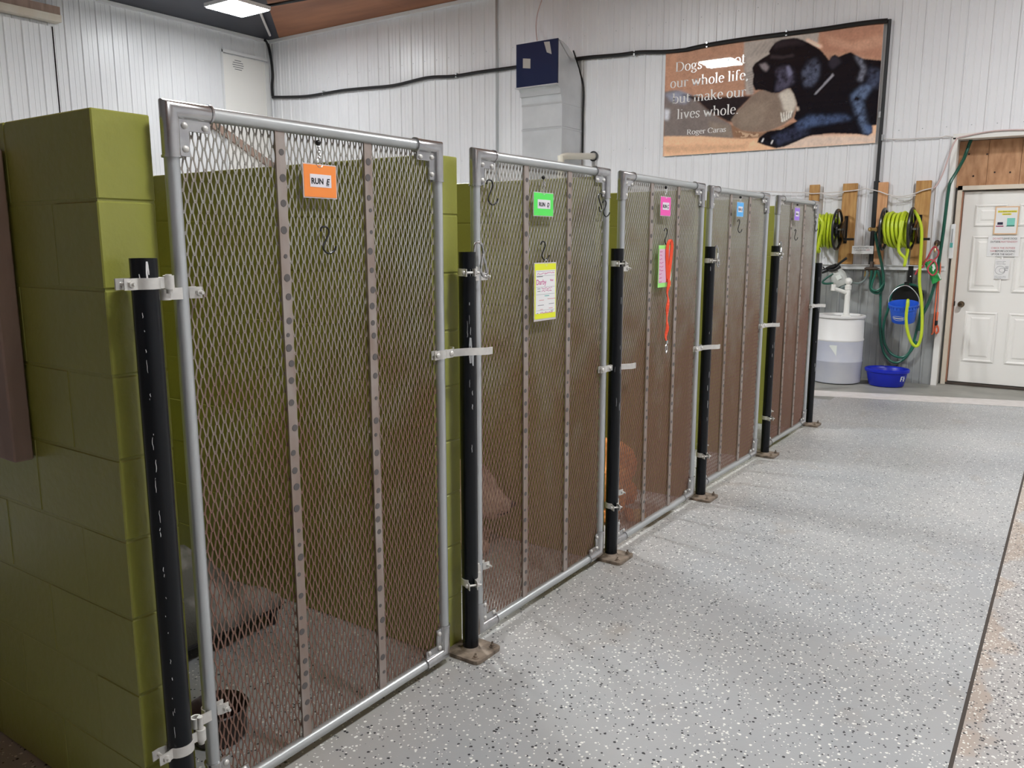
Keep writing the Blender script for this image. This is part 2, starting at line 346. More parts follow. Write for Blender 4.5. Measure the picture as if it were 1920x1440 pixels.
MB().add([(-4.2, yl(-4.2, -.36), .0015), (2.5, yl(2.5, -.36), .0015), (2.5, yl(2.5), .0015), (-4.2, yl(-4.2), .0015)], [(0, 1, 2, 3)]).build('painted_stripe', M['stripe'], fl)
RIB = [(0.0, 0), (0.092, 0), (0.096, .003), (0.104, .003), (0.108, 0), (0.148, 0), (0.152, .003), (0.160, .003), (0.164, 0)]
RIB = [(0.0, 0), (.009, .013), (.025, .013), (.036, 0), (.092, 0), (.096, .0035), (.103, .0035), (.107, 0), (.156, 0), (.160, .0035), (.167, .0035), (.171, 0)]
PITCH = .2286
def siding(parent, name, m, u0, u1, z0, z1, place, holes=()):
    """ribbed steel sheets, one object per 0.914 m sheet; place(u, h, z) gives the point"""
    u = u0; k = 0
    while u < u1 - 1e-4:
        ue = min(u + 4 * PITCH, u1)
        cols = []
        for r in range(4):
            for a, h in RIB:
                if u + r * PITCH + a < ue - 1e-4: cols.append((u + r * PITCH + a, h))
        cols.append((ue, 0.0))
        mb = MB(); vs = []; fs = []
        for (a, h) in cols:
            zz0 = z0
            for (ha, hb, hz) in holes:
                if ha - .001 <= a <= hb + .001: zz0 = max(zz0, hz)
            vs += [place(a, h, zz0), place(a, h, z1)]
        fs = [(2 * i, 2 * i + 2, 2 * i + 3, 2 * i + 1) for i in range(len(cols) - 1)]
        mb.add(vs, fs); mb.build(name, m, parent)
        u = ue; k += 1
wb = root('wall_back', (0, 0, 0)); tag(wb, kind='structure')
backp = lambda u, h, z: (u, YB - h, z)
ZL = 1.28
siding(wb, 'siding_panel', M['white_siding'], XL, OX0, ZL, ZC, backp)
siding(wb, 'siding_panel', M['white_siding'], OX0, OX1, OZ, ZC, backp)
siding(wb, 'siding_panel', M['white_siding'], OX1, XR, 0, ZC, backp)
siding(wb, 'wainscot_panel', M['grey_wainscot'], XL, OX0, 0, ZL, backp)
mb = MB()
for zz in (2.72, 4.2, 1.36):
    x = XL + .06
    while x < XR:
        if not (OX0 < x < OX1 and zz < OZ): mb.sphere((x, YB - .003, zz + random.uniform(-.004, .004)), .006, 6)
        x += PITCH
o = mb.build('screw', M['galv'], wb); o['kind'] = 'stuff'
# solid backing behind the sheets, with the recess left open
struct(MB().box(((XL + OX0) / 2, YB + .13, ZC / 2), (OX0 - XL, .24, ZC)).box(((OX1 + XR) / 2, YB + .13, ZC / 2), (XR - OX1, .24, ZC)).box(((OX0 + OX1) / 2, YB + .13, (OZ + ZC) / 2), (OX1 - OX0, .24, ZC - OZ)), 'wall_core', M['white_siding'], wb)
wl = root('wall_left', (0, 0, 0)); tag(wl, kind='structure')
siding(wl, 'siding_panel', M['white_siding'], YN, YB, 0, ZC, lambda u, h, z: (XL + h, u, z))
MB().box((XL - .1, (YN + YB) / 2, ZC / 2), (.18, YB - YN, ZC)).build('wall_core', M['white_siding'], wl)
struct(MB().box((XR + .05, (YN + YB) / 2, ZC / 2), (.1, YB - YN + .4, ZC)), 'wall_right', M['white_siding'])
struct(MB().box(((XL + XR) / 2, YN - .05, ZC / 2), (XR - XL, .1, ZC)), 'wall_near', M['white_siding'])
# ceiling: plywood sheets, with a dark sheet along the left wall up to the corner
ce = root('ceiling', (0, 0, ZC)); tag(ce, kind='structure')
DX0, DY0 = -9.85, 8.15
dark = [(XL, YB), (XL, YN), (-10.1, YN), (-10.1, 6.2), (DX0, DY0), (-11.6, YB)]
mb = MB(); mb.prism(dark, (0, 0, ZC), (1, 0, 0), (0, 1, 0), (0, 0, .02)); mb.build('dark_sheet', M['ceiling_dark'], ce)
wood_poly = [(-11.6, YB), (DX0, DY0), (-8.6, DY0), (-8.6, YB)]
mb = MB(); mb.prism(wood_poly, (0, 0, ZC), (1, 0, 0), (0, 1, 0), (0, 0, .02)); mb.build('plywood_sheet', M['ceiling_wood'], ce)
mb = MB(); mb.prism([(DX0, DY0), (-10.1, 6.2), (-8.6, 6.2), (-8.6, DY0)], (0, 0, ZC), (1, 0, 0), (0, 1, 0), (0, 0, .02)); mb.build('plywood_sheet', M['ceiling_wood'], ce)
mb = MB(); mb.prism([(-10.1, YN), (-8.6, YN), (-8.6, 6.2), (-10.1, 6.2)], (0, 0, ZC), (1, 0, 0), (0, 1, 0), (0, 0, .02)); mb.build('plywood_sheet', M['ceiling_wood'], ce)
x = -8.6
while x < XR - .01:
    xe = min(x + 2.44, XR)
    y = YN
    while y < YB - .01:
        ye = min(y + 2.475, YB)
        MB().box(((x + xe) / 2, (y + ye) / 2, ZC + .01), (xe - x - .004, ye - y - .004, .02)).build('plywood_sheet', M['ceiling_wood'], ce); y = ye
    x = xe
struct(MB().box(((XL + XR) / 2, (YN + YB) / 2, ZC + .06), (XR - XL + .4, YB - YN + .5, .06)), 'ceiling_core', M['ceiling_dark'], ce)
# trims
struct(MB().box((XL + .025, (YN + YB) / 2, ZC - .03), (.05, YB - YN, .05)), 'trim_1', M['white_trim'])
struct(MB().box(((XL + XR) / 2, YB - .03, ZC - .03), (XR - XL - .1, .05, .05)), 'trim_2', M['white_trim'])
struct(MB().box(((XL + OX0) / 2, YB - .025, 1.262), (OX0 - XL, .05, .05)).box(((XL + OX0) / 2, YB - .06, 1.286), (OX0 - XL, .03, .006)), 'trim_3', M['white_trim'])
struct(MB().box((-7.035, YB - .012, (2.0 + ZC) / 2), (.035, .024, ZC - 2.0)), 'trim_4', M['galv'])
# opening surround: white J-channel and reveal
struct(MB().box((OX0 - .012, YB - .012, OZ / 2), (.055, .05, OZ)).box((OX0 + .004, YB + .1, OZ / 2), (.012, .22, OZ)), 'trim_5', M['jamb_white'])
struct(MB().box(((OX0 + OX1) / 2, YB - .012, OZ + .012), (OX1 - OX0 + .06, .05, .055)).box(((OX0 + OX1) / 2, YB + .1, OZ - .006), (OX1 - OX0, .22, .012)), 'trim_6', M['jamb_white'])
struct(MB().box((OX1 + .012, YB - .012, OZ / 2), (.055, .05, OZ)).box((OX1 - .004, YB + .1, OZ / 2), (.012, .22, OZ)), 'trim_7', M['jamb_white'])
struct(MB().box(((OX0 + OX1) / 2, 10.16, 1.3), (1.3, .1, 2.7)), 'wall_recess', M['jamb_white'])
# lintel boards over the door
li = root('trim_8', (0, 10.05, 2.1)); tag(li, kind='structure')
for x0, x1, d in ((OX0 + .012, -.895, 0), (-.892, -.60, .003), (-.597, -.3, 0), (-.297, OX1 - .012, .003)):
    b_ = MB().box(((x0 + x1) / 2, 10.065 - d, 2.345), (x1 - x0, .05, .475)).build('plank', M['lintel_wood'], li)
mb = MB()
for px, py in ((1817, 289), (1851, 289), (1825, 330), (1865, 323), (1894, 323)):
    p = at(px, py, y=10.036); mb.cyl((p.x, 10.045, p.z), (p.x, 10.033, p.z), .009, 10)
mb.build('knot', M['bowl'], li)
# door with frame
d1 = root('door_1', (-1.09, 10.03, 0)); tag(d1, kind='structure')
fx0, fx1 = -1.143, -.10
fr = MB().box((fx0 + .022, 10.0, 1.06), (.044, .06, 2.12)).box((fx1 - .022, 10.0, 1.06), (.044, .06, 2.12)).box(((fx0 + fx1) / 2, 10.0, 2.098), (fx1 - fx0, .06, .044)).build('door_frame', M['jamb_cream'], d1)
MB().box((fx0 + .049, 10.02, 1.03), (.012, .05, 2.06)).build('door_stop', M['rust_edge'], d1)
lx0, lx1 = -1.083, -.152
MB().box(((lx0 + lx1) / 2, 10.05, 1.045), (lx1 - lx0, .04, 2.03), bevel=.003).build('door_leaf', M['door'], d1)
for c in ((lx0 + .115, lx0 + .115 + .30), (lx1 - .415, lx1 - .115)):
    for z0, z1 in ((1.70, 1.925), (1.015, 1.60), (.26, .80)):
        mb = MB(); yq = 10.03
        o0, o1, a, b = c[0], c[1], z0, z1
        # sunk moulding ring and raised field
        rings = [(0, -.0005), (.014, .006 * -1), (.030, .004), (.055, .004), (.072, -.004)]
        vs = []
        for ins, h in rings: vs += [(o0 + ins, yq + h, a + ins), (o1 - ins, yq + h, a + ins), (o1 - ins, yq + h, b - ins), (o0 + ins, yq + h, b - ins)]
        fs = [(i * 4 + j, i * 4 + (j + 1) % 4, i * 4 + 4 + (j + 1) % 4, i * 4 + 4 + j) for i in range(len(rings) - 1) for j in range(4)]
        fs.append(tuple((len(rings) - 1) * 4 + j for j in range(4)))
        mb.add([(v[0], v[1] - .006, v[2]) for v in vs], fs); mb.build('door_panel', M['door'], d1)
kx = Matrix.Rotation(PI / 2, 3, 'X')
MB().lathe([(0, .075), (.018, .073), (.028, .058), (.026, .044), (.013, .034), (.012, .012), (.032, .008), (.034, 0)], (-1.017, 10.03, .875), 20, kx).build('door_knob', M['dark_brass'], d1, True)
MB().box((lx0 + .002, 10.03, .88), (.012, .02, .05)).build('strike_plate', M['bowl'], d1)
MB().box(((lx0 + lx1) / 2, 10.02, .012), (lx1 - lx0 + .06, .07, .022)).build('threshold', M['joint_dark'], d1)
# left wall: sheeted sliding door below a wooden track, and a flush panel in the corner
d2 = root('door_2', (XL, 5.0, 0)); tag(d2, kind='structure')
siding(d2, 'siding_panel', M['white_siding'], 3.2, 6.13, 0.02, 4.42, lambda u, h, z: (XL + .06 + h, u, z))
MB().box((XL + .035, 6.125, 2.22), (.05, .02, 4.4)).build('door_edge', M['joint_dark'], d2)
MB().box((XL + .10, 4.6, 4.50), (.16, 3.2, .06)).box((XL + .17, 4.6, 4.545), (.03, 3.2, .03)).build('track_cover', M['jamb_cream'], d2)
MB().box((XL + .09, 4.6, 4.60), (.14, 3.2, .14)).build('header_board', M['brown_board'], d2)
d3 = root('door_3', (XL, 9.3, 0)); tag(d3, kind='structure')
MB().box((XL + .018, 9.28, 2.32), (.03, .86, 4.5), bevel=.004).build('door_leaf', M['door'], d3)
MB().box((XL + .03, 8.845, 2.33), (.03, .025, 4.6)).box((XL + .03, 9.29, 4.615), (.03, .92, .05)).build('door_frame', M['white_trim'], d3)
MB().box((XL + .035, 9.74, 2.3), (.03, .08, 4.5)).build('corner_trim', M['white_trim'], d3)
mb = MB()
for i, w in enumerate((.13, .2, .22, .2, .14)): mb.box((XL + .035, 9.15, 4.50 - i * .035), (.002, w, .010))
mb.build('notice_text', M['ink_grey'], d3)
a_, b_ = at(392, 228, x=XL + .06), at(520, 318, x=XL + .06)
dv = (b_ - a_).normalized()
rr_ = Matrix(((1, 0, 0), (0, dv.y, -dv.z), (0, dv.z, dv.y)))
struct(MB().box((a_ + b_) / 2, (.05, (b_ - a_).length + .6, .12), ax=rr_), 'trim_9', M['brown_board'])

# ------------------------------------------------------------------ LED ceiling panels
lt = None
ll = ['square white LED panel glowing in the far left ceiling corner', 'square LED panel over the kennel runs, out of the frame', 'square LED panel above the near corridor, out of the frame', 'square LED panel above the far corridor, out of the frame']
for i, (x, y, z, s) in enumerate(LIGHTS):
    r = root('ceiling_light', (x, y, z)); tag(r, ll[i], 'light', 'square LED ceiling panels')
    MB().box((x, y, z + .035), (.64, .64, .05)).build('housing', M['white_trim'], r)
    md = M['led_glow']
    if s != 1.0:
        md = M['led_glow'].copy(); md.node_tree.nodes['Principled BSDF'].inputs['Emission Strength'].default_value = LAMP * s
    MB().box((x, y, z + .004), (.60, .60, .012)).build('diffuser', md, r)
    for a in (-.2, .2): MB().cyl((x + a, y, z + .06), (x + a, y, ZC), .004, 6).build('hanger', M['steel_wire'], r)

# ------------------------------------------------------------------ block partitions
BL, BH, BT = .4064, .2032, .143
XF = -1.84
_blocks = {}
def block_mesh(l, t):
    k = (round(l, 3), round(t, 3))
    if k not in _blocks:
        mb = MB().box((0, 0, 0), (l - .005, t, BH - .005), bevel=.003)
        o = mb.build('block', M['olive']); _blocks[k] = o.data; bpy.data.objects.remove(o)
    return _blocks[k]
def partition(name, x0, y0, length, along, label):
    r = root(name, (x0, y0, 0)); tag(r, label, 'partition', 'olive block partitions')
    ex = Vector((-1, 0, 0)) if along == 'x' else Vector((0, 1, 0))
    ey = Vector((0, 1, 0)) if along == 'x' else Vector((-1, 0, 0))
    c = ex * (length / 2) + ey * (BT / 2) + Vector((0, 0, 9 * BH / 2 - .003))
    d = (length - .012, BT - .003, 9 * BH - .012) if along == 'x' else (BT - .003, length - .012, 9 * BH - .012)
    mb = MB().box(c, d); mb.build('mortar', M['olive_joint'], r, world=False)
    for k in range(9):
        u = 0.0; first = True
        while u < length - .01:
            l = BL / 2 if (first and k % 2) else BL
            l = min(l, length - u); first = False
            o = bpy.data.objects.new('block', block_mesh(l, BT)); S.collection.objects.link(o); o.parent = r
            p = ex * (u + l / 2) + ey * (BT / 2 + random.uniform(-.0012, .0012)) + Vector((0, 0, BH * (k + .5)))
            o.location = p
            if along == 'y': o.rotation_euler = (0, 0, PI / 2)
            u += l
    return r
PY = [1.023, 2.190, 3.347, 4.512, 5.672, 6.835]
plab = ['olive green block partition at the left end, its bright end face behind the first black post',
        'olive green block partition between the orange tagged run and the green tagged run',
        'olive green block partition between the green tagged run and the pink tagged run',
        'olive green block partition between the pink tagged run and the blue tagged run',
        'olive green block partition between the blue tagged run and the purple tagged run',
        'olive green block partition closing the far end of the row behind the last post']
for y0, lb in zip(PY, plab): partition('block_partition', XF, y0, 6 * BL, 'x', lb)
partition('block_partition', XF - 6 * BL - .002, PY[0], PY[5] + BT - PY[0], 'y', 'long olive green block wall at the rear of the kennel runs')

# ------------------------------------------------------------------ posts with hinge clamps
POST = [(-1.765, 1.075), (-1.765, 2.285), (-1.768, 3.425), (-1.768, 4.585), (-1.765, 5.815), (-1.775, 7.03)]
PR = .0302
def scratch_mesh(rng, spots):
    mb = MB()
    for a, z, l, w in spots:
        vs = []
        for i in range(5):
            t = i / 4; aa = a + rng.uniform(-.03, .03) ; zz = z - l * t; ww = w * (.35 + .65 * math.sin(PI * (t * .8 + .1)))
            for sgn in (-1, 1):
                an = aa + sgn * ww / PR / 2; vs.append(((PR + .0004) * math.cos(an), (PR + .0004) * math.sin(an), zz))
        mb.add(vs, [(2 * i, 2 * i + 1, 2 * i + 3, 2 * i + 2) for i in range(4)])
    return mb
def band(mb, c, r, z, h, a0, a1, n=20, t=.003):
    """open ring of sheet round a pipe from angle a0 to a1"""
    P = [(c[0] + r * math.cos(a0 + (a1 - a0) * i / n), c[1] + r * math.sin(a0 + (a1 - a0) * i / n), z) for i in range(n + 1)]
    mb.ribbon(P, h, t, (0, 0, 1))
def clamp(parent, c, z, ang, pin, h=.026, r=PR + .002, ear=.034, gap=.013, flip=1, bolt_out=.02):
    """pipe clamp: band, two ears in direction ang with a carriage bolt through, and (if pin) a bent pintle tab towards the gate"""
    ca, sa = math.cos(ang), math.sin(ang); d = Vector((ca, sa, 0)); s_ = Vector((-sa, ca, 0))
    mb = MB(); w = math.asin(min(.95, gap / r)); band(mb, c, r, z, h, ang + w, ang + 2 * PI - w)
    c3 = Vector((c[0], c[1], z))
    for sg in (-1, 1):
        p0 = c3 + d * (r * math.cos(w)) + s_ * (sg * gap); p1 = c3 + d * (r + ear * .45) + s_ * (sg * (gap + .004)); p2 = c3 + d * (r + ear) + s_ * (sg * (gap + .002))
        mb.ribbon([p0, p1, p2], h, .0032, (0, 0, 1))
    cl = mb.build('hinge_clamp', M['zinc'], parent, True)
    b = MB(); e = c3 + d * (r + ear * .55)
    b.cyl(e - s_ * (gap + .012), e + s_ * (gap + bolt_out), .0042, 10)
    b.sphere(e - s_ * (gap + .008), .0085, 10, (1, 1, 1)); b.cyl(e + s_ * (gap + .003), e + s_ * (gap + .012), .0085, 6)
    b.build('bolt', M['zinc'], cl, True)
    if pin:
        q = Vector((pin[0], pin[1], z)); t = MB()
        dirp = (q - c3).normalized()
        t.ribbon([c3 + dirp * r, c3 + dirp * (r + .006), q - dirp * .010], h, .004, (0, 0, 1))
        t.cyl(q + Vector((0, 0, -h * .62)), q + Vector((0, 0, h * .62)), .0125, 14)
        t.cyl(q + Vector((0, 0, -h)), q + Vector((0, 0, h * 1.9 * flip)) if flip > 0 else q + Vector((0, 0, h * .72)), .0075, 12)
        t.build('hinge_pin', M['zinc'], cl, True)
    return cl
GATES = [((-1.79, 1.182), (-1.785, 2.152)), ((-1.793, 2.372), (-1.790, 3.342)), ((-1.795, 3.508), (-1.79, 4.478)), ((-1.815, 4.672), (-1.79, 5.642)), ((-1.80, 5.925), (-1.785, 6.895))]
plabel = ['nearest black steel post in front of the left end partition', 'black steel post to the left of the green tagged gate', 'black steel post to the left of the pink tagged gate', 'black steel post to the left of the blue tagged gate', 'black steel post to the left of the purple tagged gate', 'last and shortest black steel post, beside the white drum']
pheight = [1.495, 1.498, 1.503, 1.508, 1.508, 1.365]
rng = random.Random(3)
sc_sets = [[(2.0 * -.42 + rng.uniform(-.06, .1), 1.37 - i * .042 + rng.uniform(-.03, .03), rng.choice((.004, .008, .012, .03)), rng.uniform(.0006, .0016)) for i in range(26)] + [(-.35, 1.488, .055, .004), (-.25, 1.488, .03, .003), (-.9, 1.46, .03, .003), (-.6, 1.445, .012, .008)],
           [(rng.uniform(-1.0, -.2), rng.uniform(.8, 1.48), rng.uniform(.01, .04), rng.uniform(.001, .003)) for i in range(12)] + [(-.6, 1.2, .09, .012), (-.3, 1.16, .06, .008)]]
for i, (x, y) in enumerate(POST):
    r = root('steel_post', (x, y, 0)); tag(r, plabel[i], 'post', 'black posts along the kennel row')
    h = pheight[i]
    MB().lathe([(PR, .012), (PR, h), (PR - .004, h), (PR - .004, h - .06), (0, h - .06)], (x, y, 0), 28).build('post_tube', M['black_paint'], r, True)
    mb = MB(); a = .078; cx = x + .012; c = .018
    mb.prism([(-a + c, -a), (a - c, -a), (a - c * .3, -a + c * .3), (a, -a + c), (a, a - c), (a - c * .3, a - c * .3), (a - c, a), (-a + c, a), (-a, a - c), (-a, -a + c)], (cx, y, .001), (1, 0, 0), (0, 1, 0), (0, 0, .014))
    bp_ = mb.build('base_plate', M['dust_plate'], r)
    MB().lathe([(PR + .008, .015), (PR + .003, .022), (PR, .026)], (x, y, 0), 20).build('weld_bead', M['dust_plate'], bp_, True)
    for sx in (-1, 1):
        for sy in (-1, 1):
            if sx < 0 and i != 0: continue
            qx, qy = cx + sx * .052, y + sy * .052
            MB().lathe([(.013, .0155), (.013, .018), (.008, .018), (.008, .026), (.004, .027), (.004, .036), (0, .036)], (qx, qy, 0), 8).build('anchor_bolt', M['dust_plate'], bp_)
    sc = sc_sets[0] if i == 0 else sc_sets[1] if i == 1 else [(rng.uniform(-1.1, -.1), rng.uniform(.5, 1.45), rng.uniform(.01, .05), rng.uniform(.001, .0035)) for k in range(6)]
    sm = scratch_mesh(rng, sc); sm.v = [(v[0] + x, v[1] + y, v[2]) for v in sm.v]
    sm.build('paint_scratch', M['galv'] if i else M['paper'], r)['kind'] = 'stuff'
    if i < 5:
        g = GATES[i][0]; gx, gy = g[0], g[1]
        pin = (gx * .45 + x * .55 + .012, y + (gy - y) * .56)
        ang = -PI / 2 + .12 if i == 0 else -.72
        ang2 = -PI / 2 - .0 if i == 0 else -.72
        clamp(r, (x, y), (1.438, 1.428, 1.435, 1.428, 1.452)[i], ang, pin, flip=-1)
        clamp(r, (x, y), (.270, .286, .272, .272, .282)[i], ang2, pin, flip=1)

# ------------------------------------------------------------------ gates of expanded metal in a tube frame
GW, GT, GB, TR = .97, 1.838, .048, .0178
def expanded(w, z0, z1):
    SW, LW = .0222, .0508
    ww, tt = .0043, .0016
    wvs = {1: Vector((.50, .87, 0)).normalized(), -1: Vector((-.2, .98, 0)).normalized()}
    nr = int((z1 - z0) / (LW / 2)); nc = int(w / SW) + 1
    vs = []; fs = []
    def strand(p, q, sg):
        nonlocal vs, fs
        d = (q - p).normalized(); o = len(vs)
        side = wvs[sg]; nn = d.cross(side).normalized()
        a = p + side * (sg * ww * .42); b = q - side * (sg * ww * .42)
        for P in (a, b):
            for i, j in ((-1, -1), (1, -1), (1, 1), (-1, 1)): vs.append(P + side * (i * ww / 2) + nn * (j * tt / 2))
        for k in range(4): fs.append((o + k, o + (k + 1) % 4, o + 4 + (k + 1) % 4, o + 4 + k))
    for i in range(nr):
        za = z0 + i * LW / 2; zb = za + LW / 2
        off = (i % 2) * SW / 2
        for j in range(nc):
            y = j * SW + off
            if y < -.001 or y > w + .001: continue
            P = Vector((0, y, za)); e = Vector((0, 0, .004))
            for sg in (1, -1):
                yq = y + sg * SW / 2
                if -.012 <= yq <= w + .012: strand(P - e, Vector((0, yq, zb)) + e, sg)
    return vs, fs
def make_gate():
    g = root('mesh_gate', (0, 0, 0))
    vs, fs = expanded(GW - .03, GB + .006, GT - .006)
    mb = MB(); mb.v = [(v.x - .006, v.y + .015, v.z) for v in vs]; mb.f = fs; mb.m = [0] * len(fs)
    mb.build('expanded_mesh', M['mesh'], g)
    for y in (0, GW): MB().tube([(0, y, GB + .09), (0, y, GT - .09)], TR, 18).build('side_tube', M['galv'], g, True)
    for z, nm in ((GT, 'top_tube'), (GB, 'bottom_tube')): MB().tube([(0, .09, z), (0, GW - .09, z)], TR, 18).build(nm, M['galvY'], g, True)
    for sy in (0, 1):
        for sz in (0, 1):
            y, z = (GW if sy else 0), (GT if sz else GB); dy, dz = (-1 if sy else 1), (-1 if sz else 1); L_ = .108; R_ = .0212
            mb = MB().tube([(0, y, z + dz * L_), (0, y, z), (0, y + dy * L_, z)], R_, 20, nrm=(1, 0, 0))
            mb.tube([(0, y, z + dz * (L_ - .003)), (0, y, z + dz * (L_ + .002))], R_ + .0022, 20); mb.tube([(0, y + dy * (L_ - .003), z), (0, y + dy * (L_ + .002), z)], R_ + .0022, 20)
            # L-shaped inner flange
            a, b, t = .020, .046, .105
            mb.prism([(a, a), (t, a), (t, b), (b, b), (b, t), (a, t)], (.001, y, z), (0, dy, 0), (0, 0, dz), (.006, 0, 0))
            cf = mb.build('corner_fitting', M['chrome'], g, True)
            for (ry, rz) in ((.034, .034), (.034, .088), (.090, .036)):
                MB().sphere((.008, y + dy * ry, z + dz * rz), .0085, 10, (.7, 1, 1)).build('rivet', M['zinc'], cf, True)
    for k, y in enumerate((.318, .645)):
        br = MB().box((.0035, y, (GB + GT) / 2), (.006, .031, GT - GB - .02)).build('flat_bar', M['bar'], g)
        rg = random.Random(5 + k); z = GT - .07; n = 0
        while z > GB + .05:
            rr = rg.choice((.0105, .0095, .0085, .006)); 
            yy_ = y + rg.uniform(-.005, .005); s_ = MB().cyl((.0060, yy_, z), (.0076, yy_, z), rr, 12).build('weld_spot', M['spot'], br); z -= rg.uniform(.036, .075)
    # gate-side hinge collars
    for z, sg in ((1.410, 1), (.302, -1)):
        mb = MB(); band(mb, (0, 0), TR + .002, z, .028, math.radians(75), math.radians(75 + 215), 16)
        mb.ribbon([(.012, .015, z), (.017, .024, z), (.020, .044, z)], .028, .003, (0, 0, 1)); mb.ribbon([(-.008, .018, z), (-.004, .03, z), (-.004, .044, z)], .028, .003, (0, 0, 1))
        mb.ribbon([(.018, -.008, z), (.018, -.03, z), (.016, -.048, z)], .028, .0035, (0, 0, 1)); 
        mb.lathe([(.0135, -.014), (.0135, .014), (.009, .014), (.009, -.014), (.0135, -.014)], (.012, -.05, z), 14)
        hc = mb.build('hinge_collar', M['zinc'], g, True)
        MB().cyl((-.012, .034, z), (.040, .034, z), .0042, 10).cyl((.020, .034, z), (.029, .034, z), .0085, 6).build('bolt', M['zinc'], hc, True)
    return g
def fork_latch(g, z):
    """collar on the free tube and a fork that drops round the next post"""
    y = GW
    lt_ = bpy.data.objects.new('fork_latch', None); lt_.empty_display_size = .05; S.collection.objects.link(lt_); lt_.parent = g; WL[lt_.name] = WL.get(g.name, Vector())
    mb = MB(); band(mb, (0, y), TR + .003, z, .030, math.radians(-60), math.radians(60), 10)
    mb.ribbon([(.012, y - .018, z), (.017, y - .024, z), (.017, y - .046, z)], .030, .003, (0, 0, 1)).ribbon([(.012, y + .018, z), (.018, y + .026, z), (.018, y + .050, z)], .030, .003, (0, 0, 1))
    mb.ribbon([(.004, y - .020, z), (.004, y - .048, z)], .030, .003, (0, 0, 1))
    mb.build('latch_collar', M['zinc'], lt_, True, world=False)
    for dy in (-.034, .038):
        MB().sphere((.022, y + dy, z), .0095, 10, (.6, 1, 1)).build('rivet', M['zinc'], lt_, True, world=False)
    P = [(.024, y + .045, z - .002)]
    f = MB(); 
    f.ribbon(smoothpath([(.018, y + .050, z), (.045, y + .085, z + .002), (.062, y + .13, z), (.066, y + .18, z - .004), (.060, y + .222, z - .006)], 5), .026, .006, (0, 0, 1))
    f.ribbon(smoothpath([(.018, y + .050, z), (.0, y + .075, z + .006), (-.022, y + .085, z + .006)], 4), .020, .005, (0, 0, 1))
    f.build('fork', M['zinc'], lt_, True, world=False)
    return lt_
gl = ['expanded metal gate with an orange run tag, nearest the camera', 'expanded metal gate with a green run tag and a yellow edged info card', 'expanded metal gate with a pink run tag and an orange lead hung on it', 'expanded metal gate with a blue run tag, fourth along the row', 'expanded metal gate with a purple run tag, at the far end']
gate0 = make_gate()
LZ = [1.152, .950, .925, .96, 1.018]
gates = []
for i, (a, b) in enumerate(GATES):
    g = gate0 if i == 0 else copy_tree(gate0)
    g.location = (a[0], a[1], 0); g.rotation_euler = (0, 0, math.atan2(-(b[0] - a[0]), b[1] - a[1]))
    tag(g, gl[i], 'gate', 'mesh gates of the dog runs'); gates.append(g)
for g, z in zip(gates, LZ): fork_latch(g, z)

# ------------------------------------------------------------------ things hung on the gates
GX = -1.772
def s_hook(y, z0, z1, label, x=GX, dy=.026, r=.0028, flip=1):
    h = z0 - z1; a = h * .2
    P = [(0, -a * 1.1, -a * .9), (.002, -a * .9, -a * .2), (.002, -a * .1, 0), (.002, a * .7, -a * .3), (.002, a * .95, -a * 1.1), (.002, a * .3, -h * .45), (.002, -a * .55, -h * .68), (.004, -a * .7, -h * .84), (.006, -a * .1, -h * .97), (.008, a * .7, -h), (.012, a * 1.6, -h * .88), (.014, a * 1.85, -h * .74)]
    r_ = MB().tube(smoothpath([(x + p[0] - .004, y + flip * p[1], z0 + p[2]) for p in P], 4), r, 8).build('s_hook', M['black_wire'], None, True)
    tag(r_, label, 'hook', 'black S hooks on the gates')
s_hook(1.640, 1.575, 1.500, 'black S hook below the orange run tag, holding nothing')
s_hook(2.795, 1.535, 1.462, 'black S hook holding the yellow edged info card')
s_hook(3.972, 1.604, 1.520, 'black S hook holding the orange lead below the pink run tag')
s_hook(5.062, 1.672, 1.592, 'black S hook below the blue run tag, holding nothing')
s_hook(6.300, 1.628, 1.548, 'black S hook below the purple run tag, holding nothing')
s_hook(2.435, 1.752, 1.665, 'black S hook in the top left corner of the green tagged gate')
s_hook(3.262, 1.745, 1.665, 'black S hook in the top right corner of the green tagged gate', flip=-1)
s_hook(3.285, 1.715, 1.645, 'second black S hook in the top right corner of the green tagged gate', x=GX + .01)
s_hook(6.85, 1.70, 1.62, 'black S hook near the top right corner of the purple tagged gate')
